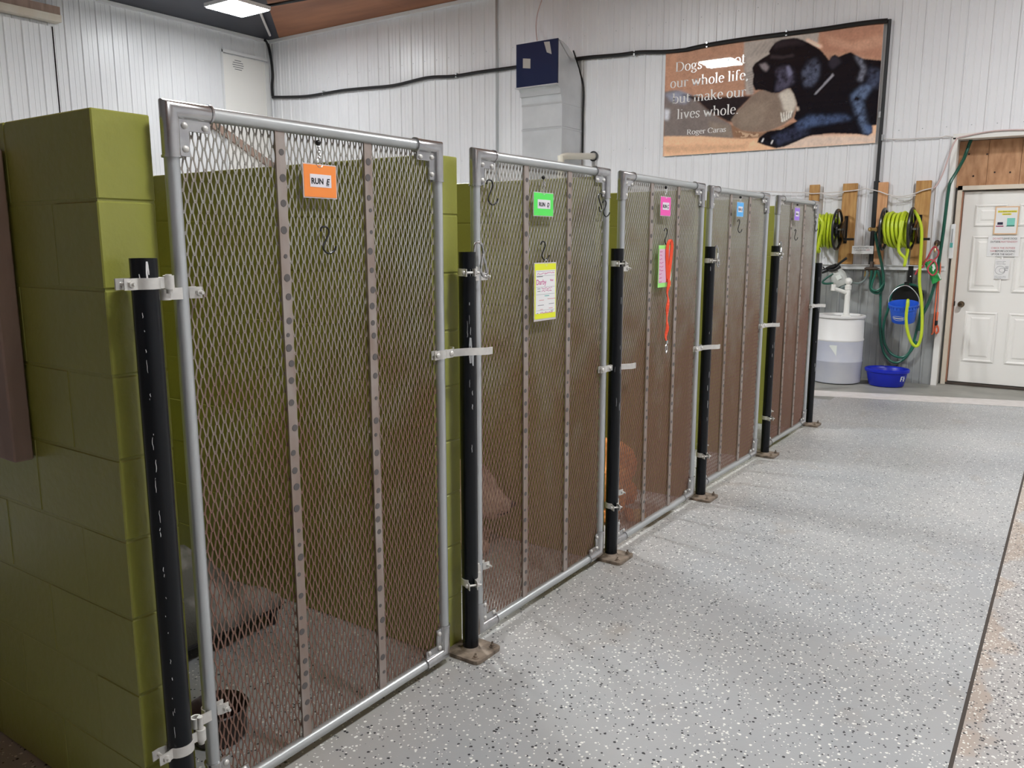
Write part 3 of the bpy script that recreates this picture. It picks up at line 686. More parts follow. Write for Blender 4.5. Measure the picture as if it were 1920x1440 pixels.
def run_tag(y0, y1, z0, z1, col, letter, label, tilt=0.0):
    yc, zc = (y0 + y1) / 2, (z0 + z1) / 2; w, h = y1 - y0, z1 - z0
    r = root('run_tag', (GX, yc, zc)); tag(r, label, 'tag', 'coloured run tags')
    MB().box((GX + .004, yc, zc), (.0012, w + .006, h + .006)).build('laminate', mlam, r)
    MB().box((GX + .005, yc, zc), (.0014, w, h)).build('card', M['card_' + col], r)
    MB().box((GX + .006, yc + .001, zc + .001), (.001, w * .66, h * .40)).build('label_paper', M['paper_lilac'], r)
    text('lettering', 'RUN', (GX + .0068, yc - w * .10, zc - .001), h * .25, M['ink'], r, 'x', bold=.0007)
    text('run_letter', letter, (GX + .0068, yc + w * .215, zc - .001), h * .25, M['ink'], r, 'x', shear=.25, bold=.0007)
    MB().box((GX + .0068, yc + w * .215, zc - h * .125), (.0004, w * .09, h * .018)).build('underline', M['ink'], r)
    # split ring, bead chain and dark clip
    mb = MB(); R_ = .012
    mb.tube([(GX + .006, yc + R_ * math.cos(t), zc + h / 2 + .006 + R_ * math.sin(t)) for t in [i * 2 * PI / 14 for i in range(14)]], .0009, 5, closed=True); mb.build('split_ring', M['steel_wire'], r, True)
    mb = MB()
    for i in range(5):
        if zc + h / 2 + .020 + i * .007 < 1.80: mb.sphere((GX + .006, yc + (i % 2) * .004 - .002, zc + h / 2 + .020 + i * .007), .0042, 8)
    mb.build('swivel_chain', M['steel_wire'], r, True)
    MB().sphere((GX + .004, yc - .002, min(zc + h / 2 + .060, 1.806)), .008, 10).build('clip', M['black_wire'], r, True)
mlam = mat('clear_laminate', (0.6, 0.55, 0.55), 0.2, spec=0.6)
run_tag(1.563, 1.681, 1.655, 1.742, 'orange', 'E', 'orange laminated tag reading RUN E')
run_tag(2.714, 2.855, 1.635, 1.722, 'green', 'D', 'green laminated tag reading RUN D')
run_tag(3.884, 4.004, 1.666, 1.758, 'pink', 'C', 'pink laminated tag reading RUN C')
run_tag(4.998, 5.115, 1.690, 1.775, 'blue', 'B', 'blue laminated tag reading RUN B')
run_tag(6.236, 6.360, 1.695, 1.784, 'purple', 'A', 'purple laminated tag reading RUN A')
# info card of the second gate
r = root('info_card', (GX, 2.795, 1.34)); tag(r, 'white dog info card with yellow ends hanging on the green tagged gate', 'card', 'dog info cards')
yc = 2.795; w = .158
MB().box((GX + .008, yc, 1.336), (.0012, w + .008, .232)).build('laminate', mlam, r)
MB().box((GX + .009, yc, 1.338), (.0014, w, .219)).build('card', M['card_yellow'], r)
MB().box((GX + .0098, yc, 1.336), (.0012, w - .012, .172)).build('label_paper', M['paper'], r)
xx = GX + .0106
mb = MB()
for z in (1.418, 1.400, 1.355, 1.326, 1.262): mb.box((xx, yc, z), (.0003, w - .02, .0009))
mb.box((xx, yc - .044, 1.397), (.0003, .045, .003)); mb.box((xx, yc - .05, 1.349), (.0003, .022, .0022)); mb.box((xx, yc - .05, 1.339), (.0003, .022, .0022))
for y_, z_, l in ((-.035, 1.283, .045), (.045, 1.286, .04), (.05, 1.257, .02), (-.06, 1.252, .012)): mb.box((xx, yc + y_, z_), (.0003, l, .002))
mb.build('printed_line', M['ink_grey'], r)
text('pet_name', 'Darby', (xx, yc - .033, 1.374), .030, M['ink_magenta'], r, 'x')
text('handwriting', 'Wed', (xx, yc + .045, 1.380), .012, M['ink_magenta'], r, 'x')
mb = MB(); rg = random.Random(11)
for z, y_, l in ((1.349, -.03, .075), (1.340, -.03, .075), (1.252, -.04, .09), (1.409, -.062, .12)):
    y = y_
    while y < y_ + l:
        s_ = rg.uniform(.004, .010); mb.ribbon([(xx, yc + y, z + rg.uniform(-.003, .003)), (xx, yc + y + s_ * .5, z + rg.uniform(-.004, .004)), (xx, yc + y + s_, z + rg.uniform(-.003, .003))], .0004, .0016, (1, 0, 0)); y += s_ * 1.15
mb.build('handwriting', M['ink_magenta'], r)
mb = MB()
for y_, z_, l in ((.01, 1.319, .035),): mb.box((xx, yc + y_, z_), (.0003, l, .003))
mb.build('printed_heading', M['ink_teal'], r)
mb = MB()
for y_, z_, l in ((.045, 1.306, .06), (-.03, 1.266, .02), (.04, 1.268, .03), (-.03, 1.303, .035)): mb.box((xx, yc + y_, z_), (.0003, l, .002))
mb.build('printed_heading', M['ink_red'], r)
mb = MB().tube([(GX + .009, yc + .005 + .010 * math.cos(t), 1.450 + .012 * math.sin(t)) for t in [i * 2 * PI / 14 for i in range(14)]], .0012, 6, closed=True); mb.build('split_ring', M['steel_wire'], r, True)
# green edged card and the orange lead of the third gate
r = root('info_card', (GX, 3.955, 1.41)); tag(r, 'pink dog info card with green ends, half hidden by the orange lead', 'card', 'dog info cards')
MB().box((GX + .006, 3.955, 1.410), (.0014, .162, .214)).build('card', M['card_lime'], r)
MB().box((GX + .0072, 3.955, 1.412), (.0012, .150, .172)).build('label_paper', mat('pink_paper', (0.72, 0.45, 0.60), 0.55), r)
mb = MB()
for i in range(9):
    z = 1.485 - i * .019; l = rg.uniform(.02, .05); mb.ribbon([(GX + .0082, 3.885 + t * l / 5, z + rg.uniform(-.004, .004)) for t in range(6)], .0004, .0022, (1, 0, 0))
mb.build('handwriting', M['ink_magenta'], r)
r = root('dog_lead', (GX, 3.985, 1.53)); tag(r, 'bright orange webbing slip lead hanging on the pink tagged gate', 'lead')
yl_ = 3.985
lp = smoothpath([(GX + .012, yl_ - .004, 1.33), (GX + .014, yl_ - .022, 1.45), (GX + .016, yl_ - .026, 1.51), (GX + .018, yl_ - .012, 1.540), (GX + .018, yl_ + .012, 1.542), (GX + .016, yl_ + .028, 1.51), (GX + .014, yl_ + .022, 1.44), (GX + .012, yl_ + .002, 1.33)], 5)
MB().ribbon(lp, .020, .0035, (.35, .94, 0)).build('handle_loop', M['orange_web'], r)
mb = MB(); P = [(GX + .014 + .003 * math.sin(i), yl_ - .002 + .005 * math.sin(i * 1.3), 1.345 - i * .017) for i in range(20)]
vs = []
for i, p in enumerate(P):
    tw = .25 * math.sin(i * .9); vs += [(p[0] - .012 * math.sin(tw), p[1] - .013 * math.cos(tw), p[2]), (p[0] + .012 * math.sin(tw), p[1] + .013 * math.cos(tw), p[2]), (p[0] + .003 + .012 * math.sin(tw), p[1] + .013 * math.cos(tw), p[2]), (p[0] + .003 - .012 * math.sin(tw), p[1] - .013 * math.cos(tw), p[2])]
mb.add(vs, [(i * 4 + j, i * 4 + (j + 1) % 4, i * 4 + 4 + (j + 1) % 4, i * 4 + 4 + j) for i in range(19) for j in range(4)] + [(3, 2, 1, 0), (76, 77, 78, 79)])
mb.build('strap', M['orange_web'], r)
MB().cyl((GX + .016, yl_ - .002, 1.022), (GX + .016, yl_ - .002, 1.006), .009, 10).tube(smoothpath([(GX + .016, yl_, 1.006), (GX + .016, yl_ - .012, .985), (GX + .016, yl_ - .004, .955), (GX + .016, yl_ + .010, .975), (GX + .016, yl_ + .002, 1.0)], 4), .0028, 6).build('snap_clip', M['steel_wire'], r, True)
# spring snaps on the gates' hinge sides
for (x, y, z, lb) in ((-1.748, 2.338, 1.52, 'silver snap hook hung beside the top of the post left of the green tagged gate'), (-1.748, 4.635, 1.50, 'silver snap hook hung beside the top of the post left of the blue tagged gate'), (-1.748, 5.868, 1.525, 'silver snap hook hung beside the top of the post left of the purple tagged gate')):
    r = root('snap_hook', (x, y, z)); tag(r, lb, 'snap hook', 'silver snap hooks by the posts')
    P = [(0, -.035, -.03), (0, -.03, .0), (0, -.01, .012), (0, .012, 0), (0, .022, -.04), (.004, .03, -.075), (.006, .03, -.098), (.006, .015, -.108), (.004, .002, -.095), (.002, .002, -.07)]
    MB().tube(smoothpath([(x + p[0], y + p[1], z + p[2]) for p in P], 4), .0052, 8).build('hook_body', M['chrome'], r, True)
    MB().cyl((x + .002, y + .002, z - .07), (x + .002, y + .014, z - .03), .0042, 8).build('snap_gate', M['steel_wire'], r, True)
# brown board against the near face of the first partition
r = root('hanging_board', (-2.4, .99, .95)); tag(r, 'brown wooden board fixed to the dark side of the near partition', 'board')
MB().box((-2.318, .992, 1.36), (.135, .05, .80), bevel=.004).build('plank', M['brown_board'], r)
MB().box((-2.43, .985, 1.365), (.085, .06, .82), bevel=.004).build('plank', M['brown_board'], r)
MB().box((-2.53, .992, 1.36), (.11, .05, .80), bevel=.004).build('plank', M['brown_board'], r)

# ------------------------------------------------------------------ cot with blanket, bowl
r = root('dog_cot', (-3.0, 1.65, 0)); tag(r, 'low black dog cot under the grey blanket in the orange tagged run', 'dog bed')
mb = MB()
for x in (-3.55, -2.55): mb.tube([(x, 1.24, .075), (x, 2.03, .075)], .016, 8)
for y in (1.24, 2.03): mb.tube([(-3.55, y, .075), (-2.55, y, .075)], .016, 8)
mb.build('frame', M['black_plastic'], r, True)
for x in (-3.53, -2.57):
    for y in (1.26, 2.01): MB().cyl((x, y, 0.001), (x, y, .075), .018, 10).build('leg', M['black_plastic'], r, True)
MB().box((-3.05, 1.635, .082), (1.0, .78, .008)).build('sling', M['black_rubber'], r)
n = 56; mb = MB(); vs = []
for i in range(n + 1):
    for j in range(n + 1):
        u, v = i / n, j / n; x = -3.44 + .93 * u; y = 1.22 + .80 * v
        e = min(u, 1 - u, v, 1 - v); m = min(1, math.sqrt(e * 8))
        hh = .09 + .36 * math.exp(-((v - .34) / .36) ** 2) * (.72 + .28 * u)
        q = noise.fractal(Vector((u * 2.6, v * 3.1, 3.3)), 1.0, 2.0, 4)
        rid = abs(noise.noise(Vector((u * 4.2 + v * 2, v * 3.4 - u, 9.1))))
        z = .094 + m * (hh + .07 * q - .13 * rid) + .012 * noise.noise(Vector((u * 14, v * 14, 2)))
        vs.append((x + .05 * noise.noise(Vector((u * 3, v * 3, 5))), y + .05 * noise.noise(Vector((u * 3, v * 3, 8))), max(.092, z)))
mb.add(vs, [(i * (n + 1) + j, (i + 1) * (n + 1) + j, (i + 1) * (n + 1) + j + 1, i * (n + 1) + j + 1) for i in range(n) for j in range(n)])
o = mb.build('blanket', M['blanket'], None, True); tag(o, 'crumpled grey spotted fleece blanket heaped on the black cot', 'blanket')
sd = o.modifiers.new('thick', 'SOLIDIFY'); sd.thickness = .012; sd.offset = -1
bx, by = -2.085, 1.405
r = root('water_bowl', (bx, by, 0)); tag(r, 'dark brown bowl low behind the lower hinge of the orange tagged gate', 'bowl')
MB().lathe([(0, .002), (.075, .002), (.082, .012), (.088, .10), (.094, .104), (.090, .108), (.082, .10), (.074, .02), (0, .018)], (bx, by, 0), 28).build('bowl_body', M['bowl'], r, True)

# ------------------------------------------------------------------ dogs (one skin each, grown from metaballs, coat roughened)
def dog(name, label, balls, fur, res, amp, freq, loc):
    mbd = bpy.data.metaballs.new(name); mbd.resolution = res; mbd.threshold = .6
    mo = bpy.data.objects.new(name + '_meta', mbd); S.collection.objects.link(mo)
    for (p, rad, sz, rot) in balls:
        e = mbd.elements.new(); e.co = p
        if sz is None: e.type = 'BALL'; e.radius = rad * 1.6
        else:
            e.type = 'ELLIPSOID'; e.radius = rad * 1.6; e.size_x, e.size_y, e.size_z = sz
            if rot is not None: e.rotation = rot
    bpy.context.view_layer.update()
    dg = bpy.context.evaluated_depsgraph_get()
    me = bpy.data.meshes.new_from_object(mo.evaluated_get(dg)); bpy.data.objects.remove(mo)
    bm = bmesh.new(); bm.from_mesh(me); bmesh.ops.subdivide_edges(bm, edges=list(bm.edges), cuts=1, use_grid_fill=True); bm.normal_update()
    for v in bm.verts:
        k = noise.noise(v.co * freq) + .6 * noise.noise(v.co * freq * 2.3 + Vector((3, 1, 7)))
        low = max(0.0, min(1.0, v.co.z / .04))
        v.co += v.normal * (amp * k * low); v.co.z = max(v.co.z, .002)
    bm.to_mesh(me); bm.free()
    r = root(name, loc); tag(r, label, 'dog')
    me.name = 'body'; b = bpy.data.objects.new('body', me); S.collection.objects.link(b); b.parent = r
    b.location = -Vector(loc); me.materials.clear(); me.materials.append(fur); me.polygons.foreach_set('use_smooth', [True] * len(me.polygons))
    WL[b.name] = Vector(loc)
    return r
# tan dog: sits against the far partition of its run, head turned along the row
RT = Vector((.80, .60, 0)); AW = Vector((-.60, .80, 0)); UPV = Vector((0, 0, 1))
def fr(o, a, b, c): return Vector(o) + RT * a + AW * b + UPV * c
O = (-2.42, 3.12, 0)
q = RT.to_track_quat('X', 'Z')
balls = []
for p, rad, sz in [((-.30, -.02, .20), .20, (1.15, .72, .85)), ((-.10, -.02, .24), .17, (.85, .72, 1.05)), ((-.02, 0, .35), .115, None), ((.03, 0, .34), .10, None), ((.065, 0, .275), .095, None),
                   ((.10, 0, .248), .072, None), ((.145, 0, .232), .056, None), ((.178, 0, .226), .046, None), ((.12, 0, .200), .045, None),
                   ((-.01, -.09, .14), .075, (.8, .8, 1.5)), ((.00, .10, .14), .075, (.8, .8, 1.5)), ((.045, -.09, .045), .056, (1.3, .9, .8)), ((.05, .10, .045), .056, (1.3, .9, .8)),
                   ((-.34, -.15, .10), .11, (1.3, .7, 1.0)), ((-.22, -.17, .045), .055, (1.5, .8, .8)), ((-.34, .14, .10), .11, (1.3, .7, 1.0)), ((-.48, 0, .10), .055, (1.6, .7, .7))]:
    balls.append((fr(O, *p), rad, sz, q))
dd = dog('dog', 'tan fluffy dog sitting behind the green tagged gate, muzzle turned right', balls, M['tan_fur'], .022, .010, 42, (O[0], O[1], 0))
MB().sphere(fr(O, .222, 0, .232), .021, 12, (1, 1, .85)).build('nose', M['dog_dark'], dd, True)
for s in (-1, 1):
    MB().sphere(fr(O, .118, s * .042, .292), .0115, 10).build('eye', M['dog_dark'], dd, True)
    e = MB(); c = fr(O, .0, s * .105, .30); e.sphere(c, .06, 12, (.75, .45, 1.25)); e.build('ear', M['tan_fur'], dd, True)
m_ = MB(); m_.tube(smoothpath([fr(O, .212, -.022, .200), fr(O, .165, -.046, .192), fr(O, .12, -.052, .205)], 5), .004, 6); m_.build('mouth', M['dog_dark'], dd, True)
# apricot dog: lies curled, chin low, looking out through its gate
O2 = (-2.05, 3.975, 0)
FW = Vector((.62, -.785, 0)); RI = Vector((.785, .62, 0))
def fr2(a, b, c): return Vector(O2) + RI * a - FW * b + UPV * c
q2 = RI.to_track_quat('X', 'Z')
balls = []
for p, rad, sz in [((-.10, .24, .20), .21, (1.35, .85, .95)), ((.01, .20, .27), .135, (1.1, .9, .85)), ((-.30, .24, .17), .18, (1.0, .9, .95)), ((.005, .06, .20), .095, None), ((.0, .0, .185), .088, (1.15, .9, .85)), ((.0, -.03, .150), .070, None),
                   ((.008, -.075, .110), .050, (.95, 1.1, .85)), ((.010, -.105, .090), .040, None), ((-.085, .01, .135), .05, (.7, .7, 1.5)), ((.085, .01, .135), .05, (.7, .7, 1.5)),
                   ((-.06, -.09, .035), .045, (.8, 1.7, .8)), ((.085, -.08, .035), .045, (.8, 1.7, .8))]:
    balls.append((fr2(*p), rad, sz, q2))
dc = dog('dog', 'apricot curly dog lying behind the pink tagged gate, face towards the gate', balls, M['apricot_fur'], .02, .009, 48, (O2[0], O2[1], 0))
MB().sphere(fr2(.010, -.148, .098), .018, 12, (1, 1, .8)).build('nose', M['dog_dark'], dc, True)
for a in (-.032, .036): MB().sphere(fr2(a, -.082, .168), .0115, 10).build('eye', M['dog_dark'], dc, True)
for a in (-.105, .108): MB().sphere(fr2(a, .0, .135), .055, 12, (.6, .6, 1.2)).build('ear', M['apricot_fur'], dc, True)
MB().sphere(fr2(.125, -.105, .038), .042, 12, (1.2, 1.2, .85)).build('paw', M['cream_fur'], dc, True)

# ------------------------------------------------------------------ duct, pipe and cables on the back wall
r = root('air_duct', (-5.94, 9.58, 0)); tag(r, 'square sheet metal air duct standing against the white back wall', 'duct')
x0, x1, yf, yb_ = -6.25, -5.64, 9.305, 9.822
for za, zb in ((.02, .6), (.6, 1.2), (1.2, 1.8), (1.8, 2.42), (2.42, 3.0), (3.0, 3.30)):
    MB().box(((x0 + x1) / 2, (yf + yb_) / 2, (za + zb) / 2), (x1 - x0, yb_ - yf, zb - za - .006), bevel=.004).build('duct_section', M['duct'], r)
mb = MB()
for z in (2.99, 2.41, 3.30): mb.box(((x0 + x1) / 2, (yf + yb_) / 2, z), (x1 - x0 + .012, yb_ - yf + .012, .022))
mb.box((x1 + .002, yf - .002, 1.7), (.016, .016, 3.2)); mb.build('seam', M['duct_side'], r)
# elbow: side outline turned forward to the mouth
prof = [(yf, 3.30), (yb_, 3.30)]
for i in range(9):
    a = PI / 2 * i / 8; prof.append((yf - .10 + (yb_ - yf + .10) * math.cos(a), 3.42 + .62 * math.sin(a)))
prof += [(9.215, 4.045), (9.215, 3.50), (yf - .03, 3.44)]
mb = MB().prism([(p[0], p[1]) for p in prof], (x0, 0, 0), (0, 1, 0), (0, 0, 1), (x1 - x0, 0, 0)); mb.build('elbow', M['duct'], r)
MB().box(((x0 + x1) / 2, 9.20, 3.50), (x1 - x0 + .03, .10, .012)).box(((x0 + x1) / 2, 9.27, 3.425), (x1 - x0 + .01, .02, .05)).build('mouth_lip', M['duct_side'], r)
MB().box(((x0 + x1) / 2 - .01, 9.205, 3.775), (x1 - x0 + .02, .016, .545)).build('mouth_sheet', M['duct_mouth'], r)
for px, py in ((987.5, 119), (1027, 90)):  # ceiling panel reflections in the mouth, put in as pale flat patches
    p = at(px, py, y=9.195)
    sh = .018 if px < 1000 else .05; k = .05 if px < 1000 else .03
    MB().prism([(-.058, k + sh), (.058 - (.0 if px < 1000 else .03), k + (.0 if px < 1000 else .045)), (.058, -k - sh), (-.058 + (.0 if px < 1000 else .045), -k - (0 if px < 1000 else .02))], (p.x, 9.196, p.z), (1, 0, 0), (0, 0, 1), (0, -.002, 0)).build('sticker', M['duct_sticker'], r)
r = root('vent_pipe', (-5.45, 9.83, 2.65)); tag(r, 'cream plastic pipe elbow coming out of the back wall beside the duct', 'pipe')
p1 = at(1113, 293, y=9.83); p2 = at(1056, 293, y=9.12)
MB().tube(smoothpath([p1, p1.lerp(p2, .5), p1.lerp(p2, .93), p2 + Vector((-.01, -.03, -.03)), p2 + Vector((-.01, -.035, -.10)), p2 + Vector((-.01, -.035, -1.2))], 6), .042, 14).build('pipe_run', M['pvc_cream'], r, True)
MB().lathe([(.05, 0), (.066, .002), (.066, .012), (.05, .014)], p1, 18, Matrix.Rotation(PI / 2, 3, 'X')).build('wall_collar', M['black_rubber'], r, True)
MB().tube([p2 + Vector((-.01, -.035, -.09)), p2 + Vector((-.01, -.035, -.13))], .05, 14).build('coupling', M['pvc_cream'], r, True)
def cable(name, pts, rad, m, label, cat, y=None, n=8, k=6, group=None):
    P = []
    for p in pts:
        yy = p[2] if len(p) > 2 else y
        P.append(at(p[0], p[1], y=yy))
    o = MB().tube(smoothpath(P, k), rad, n).build(name, m, None, True); tag(o, label, cat, group); return o
YC = YB - .045
r = root('water_line', at(510, 182, y=YC)); tag(r, 'black water line run along the back wall and down beside the poster', 'pipe')
MB().tube(smoothpath([(XL + .06, 9.70, 4.93)] + [at(x, y_, y=YC) for x, y_ in ((503, 85), (508, 110), (511, 140), (510, 160), (511, 180))], 6), .022, 8).build('drop', M['black_rubber'], r, True)
MB().tube(smoothpath([at(x, y_, y=YC) for x, y_ in ((511, 182), (540, 182), (580, 180), (640, 170), (690, 165), (740, 160), (800, 146), (850, 143), (900, 135), (960, 127), (1000, 121), (1060, 114), (1100, 108), (1160, 103), (1200, 98), (1250, 97), (1290, 93))], 5), .024, 8).build('run', M['black_rubber'], r, True)
MB().tube(smoothpath([at(x, y_, y=YC) for x, y_ in ((1288, 93), (1330, 84), (1400, 73), (1470, 64), (1540, 55), (1600, 46), (1640, 41), (1664, 39))], 5), .026, 8).build('run', M['black_rubber'], r, True)
pa, pb = at(1668, 40, y=YC), at(1644, 345, y=YC)
MB().tube([pa + Vector((0, 0, .02)), pb], .019, 10).build('riser', M['black_rubber'], r, True)
pc = at(1634, 496, y=YC)
MB().tube([pb + Vector((0, 0, .03)), pb.lerp(pc, .5), pc], .031, 12).build('foam_sleeve', M['black_rubber'], r, True)
mb = MB()
for x, y_ in ((606, 174), (856, 141), (1190, 100), (1326, 84), (1475, 62), (1655, 258), (1650, 215)):
    p = at(x, y_, y=YC); mb.box(p + Vector((0, .01, 0)), (.02, .06, .062))
mb.build('pipe_strap', M['galv'], r)
cable('thin_cable', [(1016, 0), (1008, 25), (1005, 50), (1007, 76, 9.3)], .007, M['pink_cord'], 'thin reddish cable hanging down to the duct mouth', 'cable', y=9.7)
o = MB().tube(smoothpath([at(x, y_, z=4.90) for x, y_ in ((487, 20), (494, 38), (500, 52), (506, 66))], 5), .02, 8).build('light_cable', M['white_cord'], None, True); tag(o, 'pale cable from the corner light to the corner of the walls', 'cable')
o = MB().cyl(at(500, 11, z=4.88), at(640, -14, z=4.88), .022, 10).build('conduit', M['black_rubber'], None, True); tag(o, 'dark conduit running along the ceiling from the corner light', 'pipe')
cable('duct_cord', [(1075, 95), (1086, 130), (1094, 165), (1093, 220), (1092, 290)], .010, M['black_rubber'], 'dark cord beside the right edge of the duct', 'cable', y=YB - .02)
cable('wall_wire', [(1400, 358), (1500, 361), (1515, 361), (1525, 363), (1582, 359), (1610, 356), (1624, 354), (1648, 359), (1668, 366), (1690, 368), (1712, 364), (1730, 357), (1748, 353)], .006, M['white_cord'], 'pale wire strung across the upright boards', 'cable', y=YB - .085)
cable('pink_cord', [(1795, 258), (1786, 274), (1777, 300), (1768, 325), (1758, 345), (1750, 353)], .008, M['pink_cord'], 'pink cord slanting from the recess corner to the boards', 'cable', y=YB - .085)
cable('sagging_wire', [(1539, 362), (1560, 367), (1582, 361)], .006, M['white_cord'], 'short grey wire sagging between the two left boards', 'cable', y=YB - .09)
cable('sagging_wire', [(1666, 364), (1678, 370), (1700, 370), (1717, 366)], .006, M['white_cord'], 'short grey wire sagging between the two right boards', 'cable', y=YB - .09)
cable('top_wire', [(1655, 260), (1690, 261), (1730, 259), (1765, 257), (1775, 255), (1797, 258)], .006, M['white_cord'], 'thin wire from the black riser to the door recess', 'cable', y=YB - .03)
cable('header_wire', [(1797, 258), (1835, 250), (1860, 246), (1885, 244), (1925, 243)], .007, M['pink_cord'], 'pinkish wire lying along the top of the door recess', 'cable', y=YB - .05)

# ------------------------------------------------------------------ poster
PX0, PX1, PZ0, PZ1 = -4.46, -1.965, 2.600, 3.850
r = root('dog_poster', (PX0, YB - .03, PZ0)); tag(r, 'large glossy poster of a black dog with a quotation on the back wall', 'poster')
MB().box(((PX0 + PX1) / 2, YB - .024, (PZ0 + PZ1) / 2), (PX1 - PX0, .012, PZ1 - PZ0)).build('poster_board', M['white_trim'], r)
nx, nz = 420, 210
gx = np.linspace(PX0, PX1, nx + 1); gz = np.linspace(PZ0, PZ1, nz + 1)
GXX, GZZ = np.meshgrid(gx, gz)
# picture coordinates: columns and rows of the printed photograph, taken in the frame of the reference
Rn = np.array(RCAM); dW = np.stack([GXX, np.full_like(GXX, YB - .03), GZZ - CAMZ], -1) @ Rn
U = ((960 + F * dW[..., 0] / -dW[..., 2]) - 1240) * 4.3636; V = ((720 - F * dW[..., 1] / -dW[..., 2]) - 30) * 4.3636
def inside(poly):
    ins = np.zeros(U.shape, bool); k = len(poly)
    for i in range(k):
        (xa, ya), (xb, yb) = poly[i], poly[(i + 1) % k]
        if ya == yb: continue
        c = (ya > V) != (yb > V); ins ^= c & (U < (xb - xa) * (V - ya) / (yb - ya) + xa)
    return ins.astype(float)
def blur(a, k):
    for _ in range(k):
        a = (np.roll(a, 1, 0) + a + np.roll(a, -1, 0)) / 3; a = (np.roll(a, 1, 1) + a + np.roll(a, -1, 1)) / 3
    return a
rs = np.random.RandomState(4)
def nz_(k): 
    a = blur(rs.rand(*U.shape), k); return (a - a.mean()) / a.std()
lin = lambda c: np.array(srgb(*c)[:3])
img = np.ones(U.shape + (3,)) * lin((158, 116, 92))
def paint(poly, c, soft=0, amt=1.0, mask=None):
    global img
    a = blur(inside(poly), soft) * amt
    if mask is not None: a = a * mask
    img = img * (1 - a[..., None]) + lin(c) * a[..., None]
fine, mid, big = nz_(1), nz_(5), nz_(14)
paint([(1280, 130), (1900, 30), (1900, 370), (1500, 300), (1330, 300)], (152, 106, 84), 6)
paint([(1330, 150), (1560, 220), (1860, 130), (1860, 240), (1600, 290), (1380, 240)], (172, 128, 104), 14, .7)
paint([(30, 300), (130, 300), (110, 620), (30, 620)], (166, 120, 94), 10, .7)
shirt = [(676, 215), (960, 170), (1130, 150), (1290, 130), (1275, 250), (1180, 230), (900, 330), (880, 350), (770, 400), (750, 640), (690, 645), (676, 430)]
paint(shirt, (150, 140, 132), 3)
for i in range(11): paint([(690 + i * 4, 470 + i * 19), (770, 440 + i * 22), (770, 448 + i * 22), (690 + i * 4, 480 + i * 19)], (100, 92, 92), 2, .8)
for i in range(7): paint([(720 + i * 40, 330 - i * 8), (740 + i * 40, 330 - i * 8), (830 + i * 40, 215 - i * 8), (810 + i * 40, 215 - i * 8)], (118, 110, 104), 4, .6)
for i in range(8):
    a = 1180 + i * 14; paint([(a, 190 + i * 7), (a + 30, 185 + i * 7), (a + 45, 235 + i * 3), (a + 18, 250 + i * 2)], (205, 168, 148), 3, .8)
paint([(680, 330), (690, 330), (690, 650), (676, 650)], (110, 84, 70), 5, .6)
jeans = [(25, 620), (120, 608), (230, 640), (330, 720), (430, 805), (560, 880), (610, 940), (590, 1000), (330, 985), (20, 985)]
paint(jeans, (104, 94, 90), 3)
paint([(25, 640), (150, 610), (260, 660), (200, 720), (80, 700)], (128, 132, 150), 12, .8)
paint([(25, 760), (70, 770), (60, 850), (25, 850)], (190, 192, 200), 8, .8)
paint([(380, 860), (560, 890), (590, 990), (420, 985)], (120, 106, 94), 10, .8)
gap = [(150, 640), (330, 665), (560, 660), (745, 650), (700, 700), (620, 780), (600, 870), (540, 865), (400, 790), (300, 700)]
paint(gap, (36, 30, 32), 4)
knee = [(742, 655), (800, 610), (870, 598), (960, 630), (1040, 585), (1085, 620), (1112, 720), (1080, 830), (1000, 890), (880, 945), (760, 955), (660, 940), (590, 905), (570, 850), (630, 770)]
paint(knee, (112, 96, 84), 2)
paint([(960, 640), (1040, 590), (1085, 640), (1105, 720), (1070, 800), (1000, 770), (985, 700)], (176, 168, 156), 8, .9)
paint([(620, 800), (760, 700), (900, 700), (820, 900), (640, 900)], (126, 110, 96), 14, .6)
for i in range(5):
    a = 975 + i * 22; paint([(a, 790 - i * 4), (a + 8, 790 - i * 4), (a + 26 - i * 6, 868 - i * 9), (a + 10 - i * 6, 868 - i * 9)], (205, 200, 190), 1, .9)
    paint([(a + 12, 800 - i * 4), (a + 18, 800 - i * 4), (a + 30 - i * 6, 860 - i * 9), (a + 22 - i * 6, 860 - i * 9)], (40, 34, 34), 1, .7)
cush = [(20, 985), (330, 985), (600, 1003), (790, 995), (1200, 985), (1720, 965), (1725, 900), (1800, 885), (1860, 880), (1860, 1090), (20, 1160)]
paint(cush, (196, 152, 116), 2)
paint([(1000, 1010), (1250, 975), (1730, 975), (1860, 900), (1860, 1100), (900, 1120)], (176, 156, 142), 12, .9)
paint([(20, 1060), (700, 1050), (700, 1090), (20, 1120)], (166, 124, 92), 10, .6)
paint([(570, 890), (640, 930), (680, 945), (820, 955), (960, 920), (1070, 870), (1085, 890), (990, 950), (860, 990), (660, 1003), (585, 990)], (120, 88, 66), 2, 1.0)
paint([(600, 930), (700, 960), (860, 965), (1010, 910), (1010, 930), (860, 985), (650, 995)], (176, 146, 116), 1, .75, (mid > .1).astype(float))
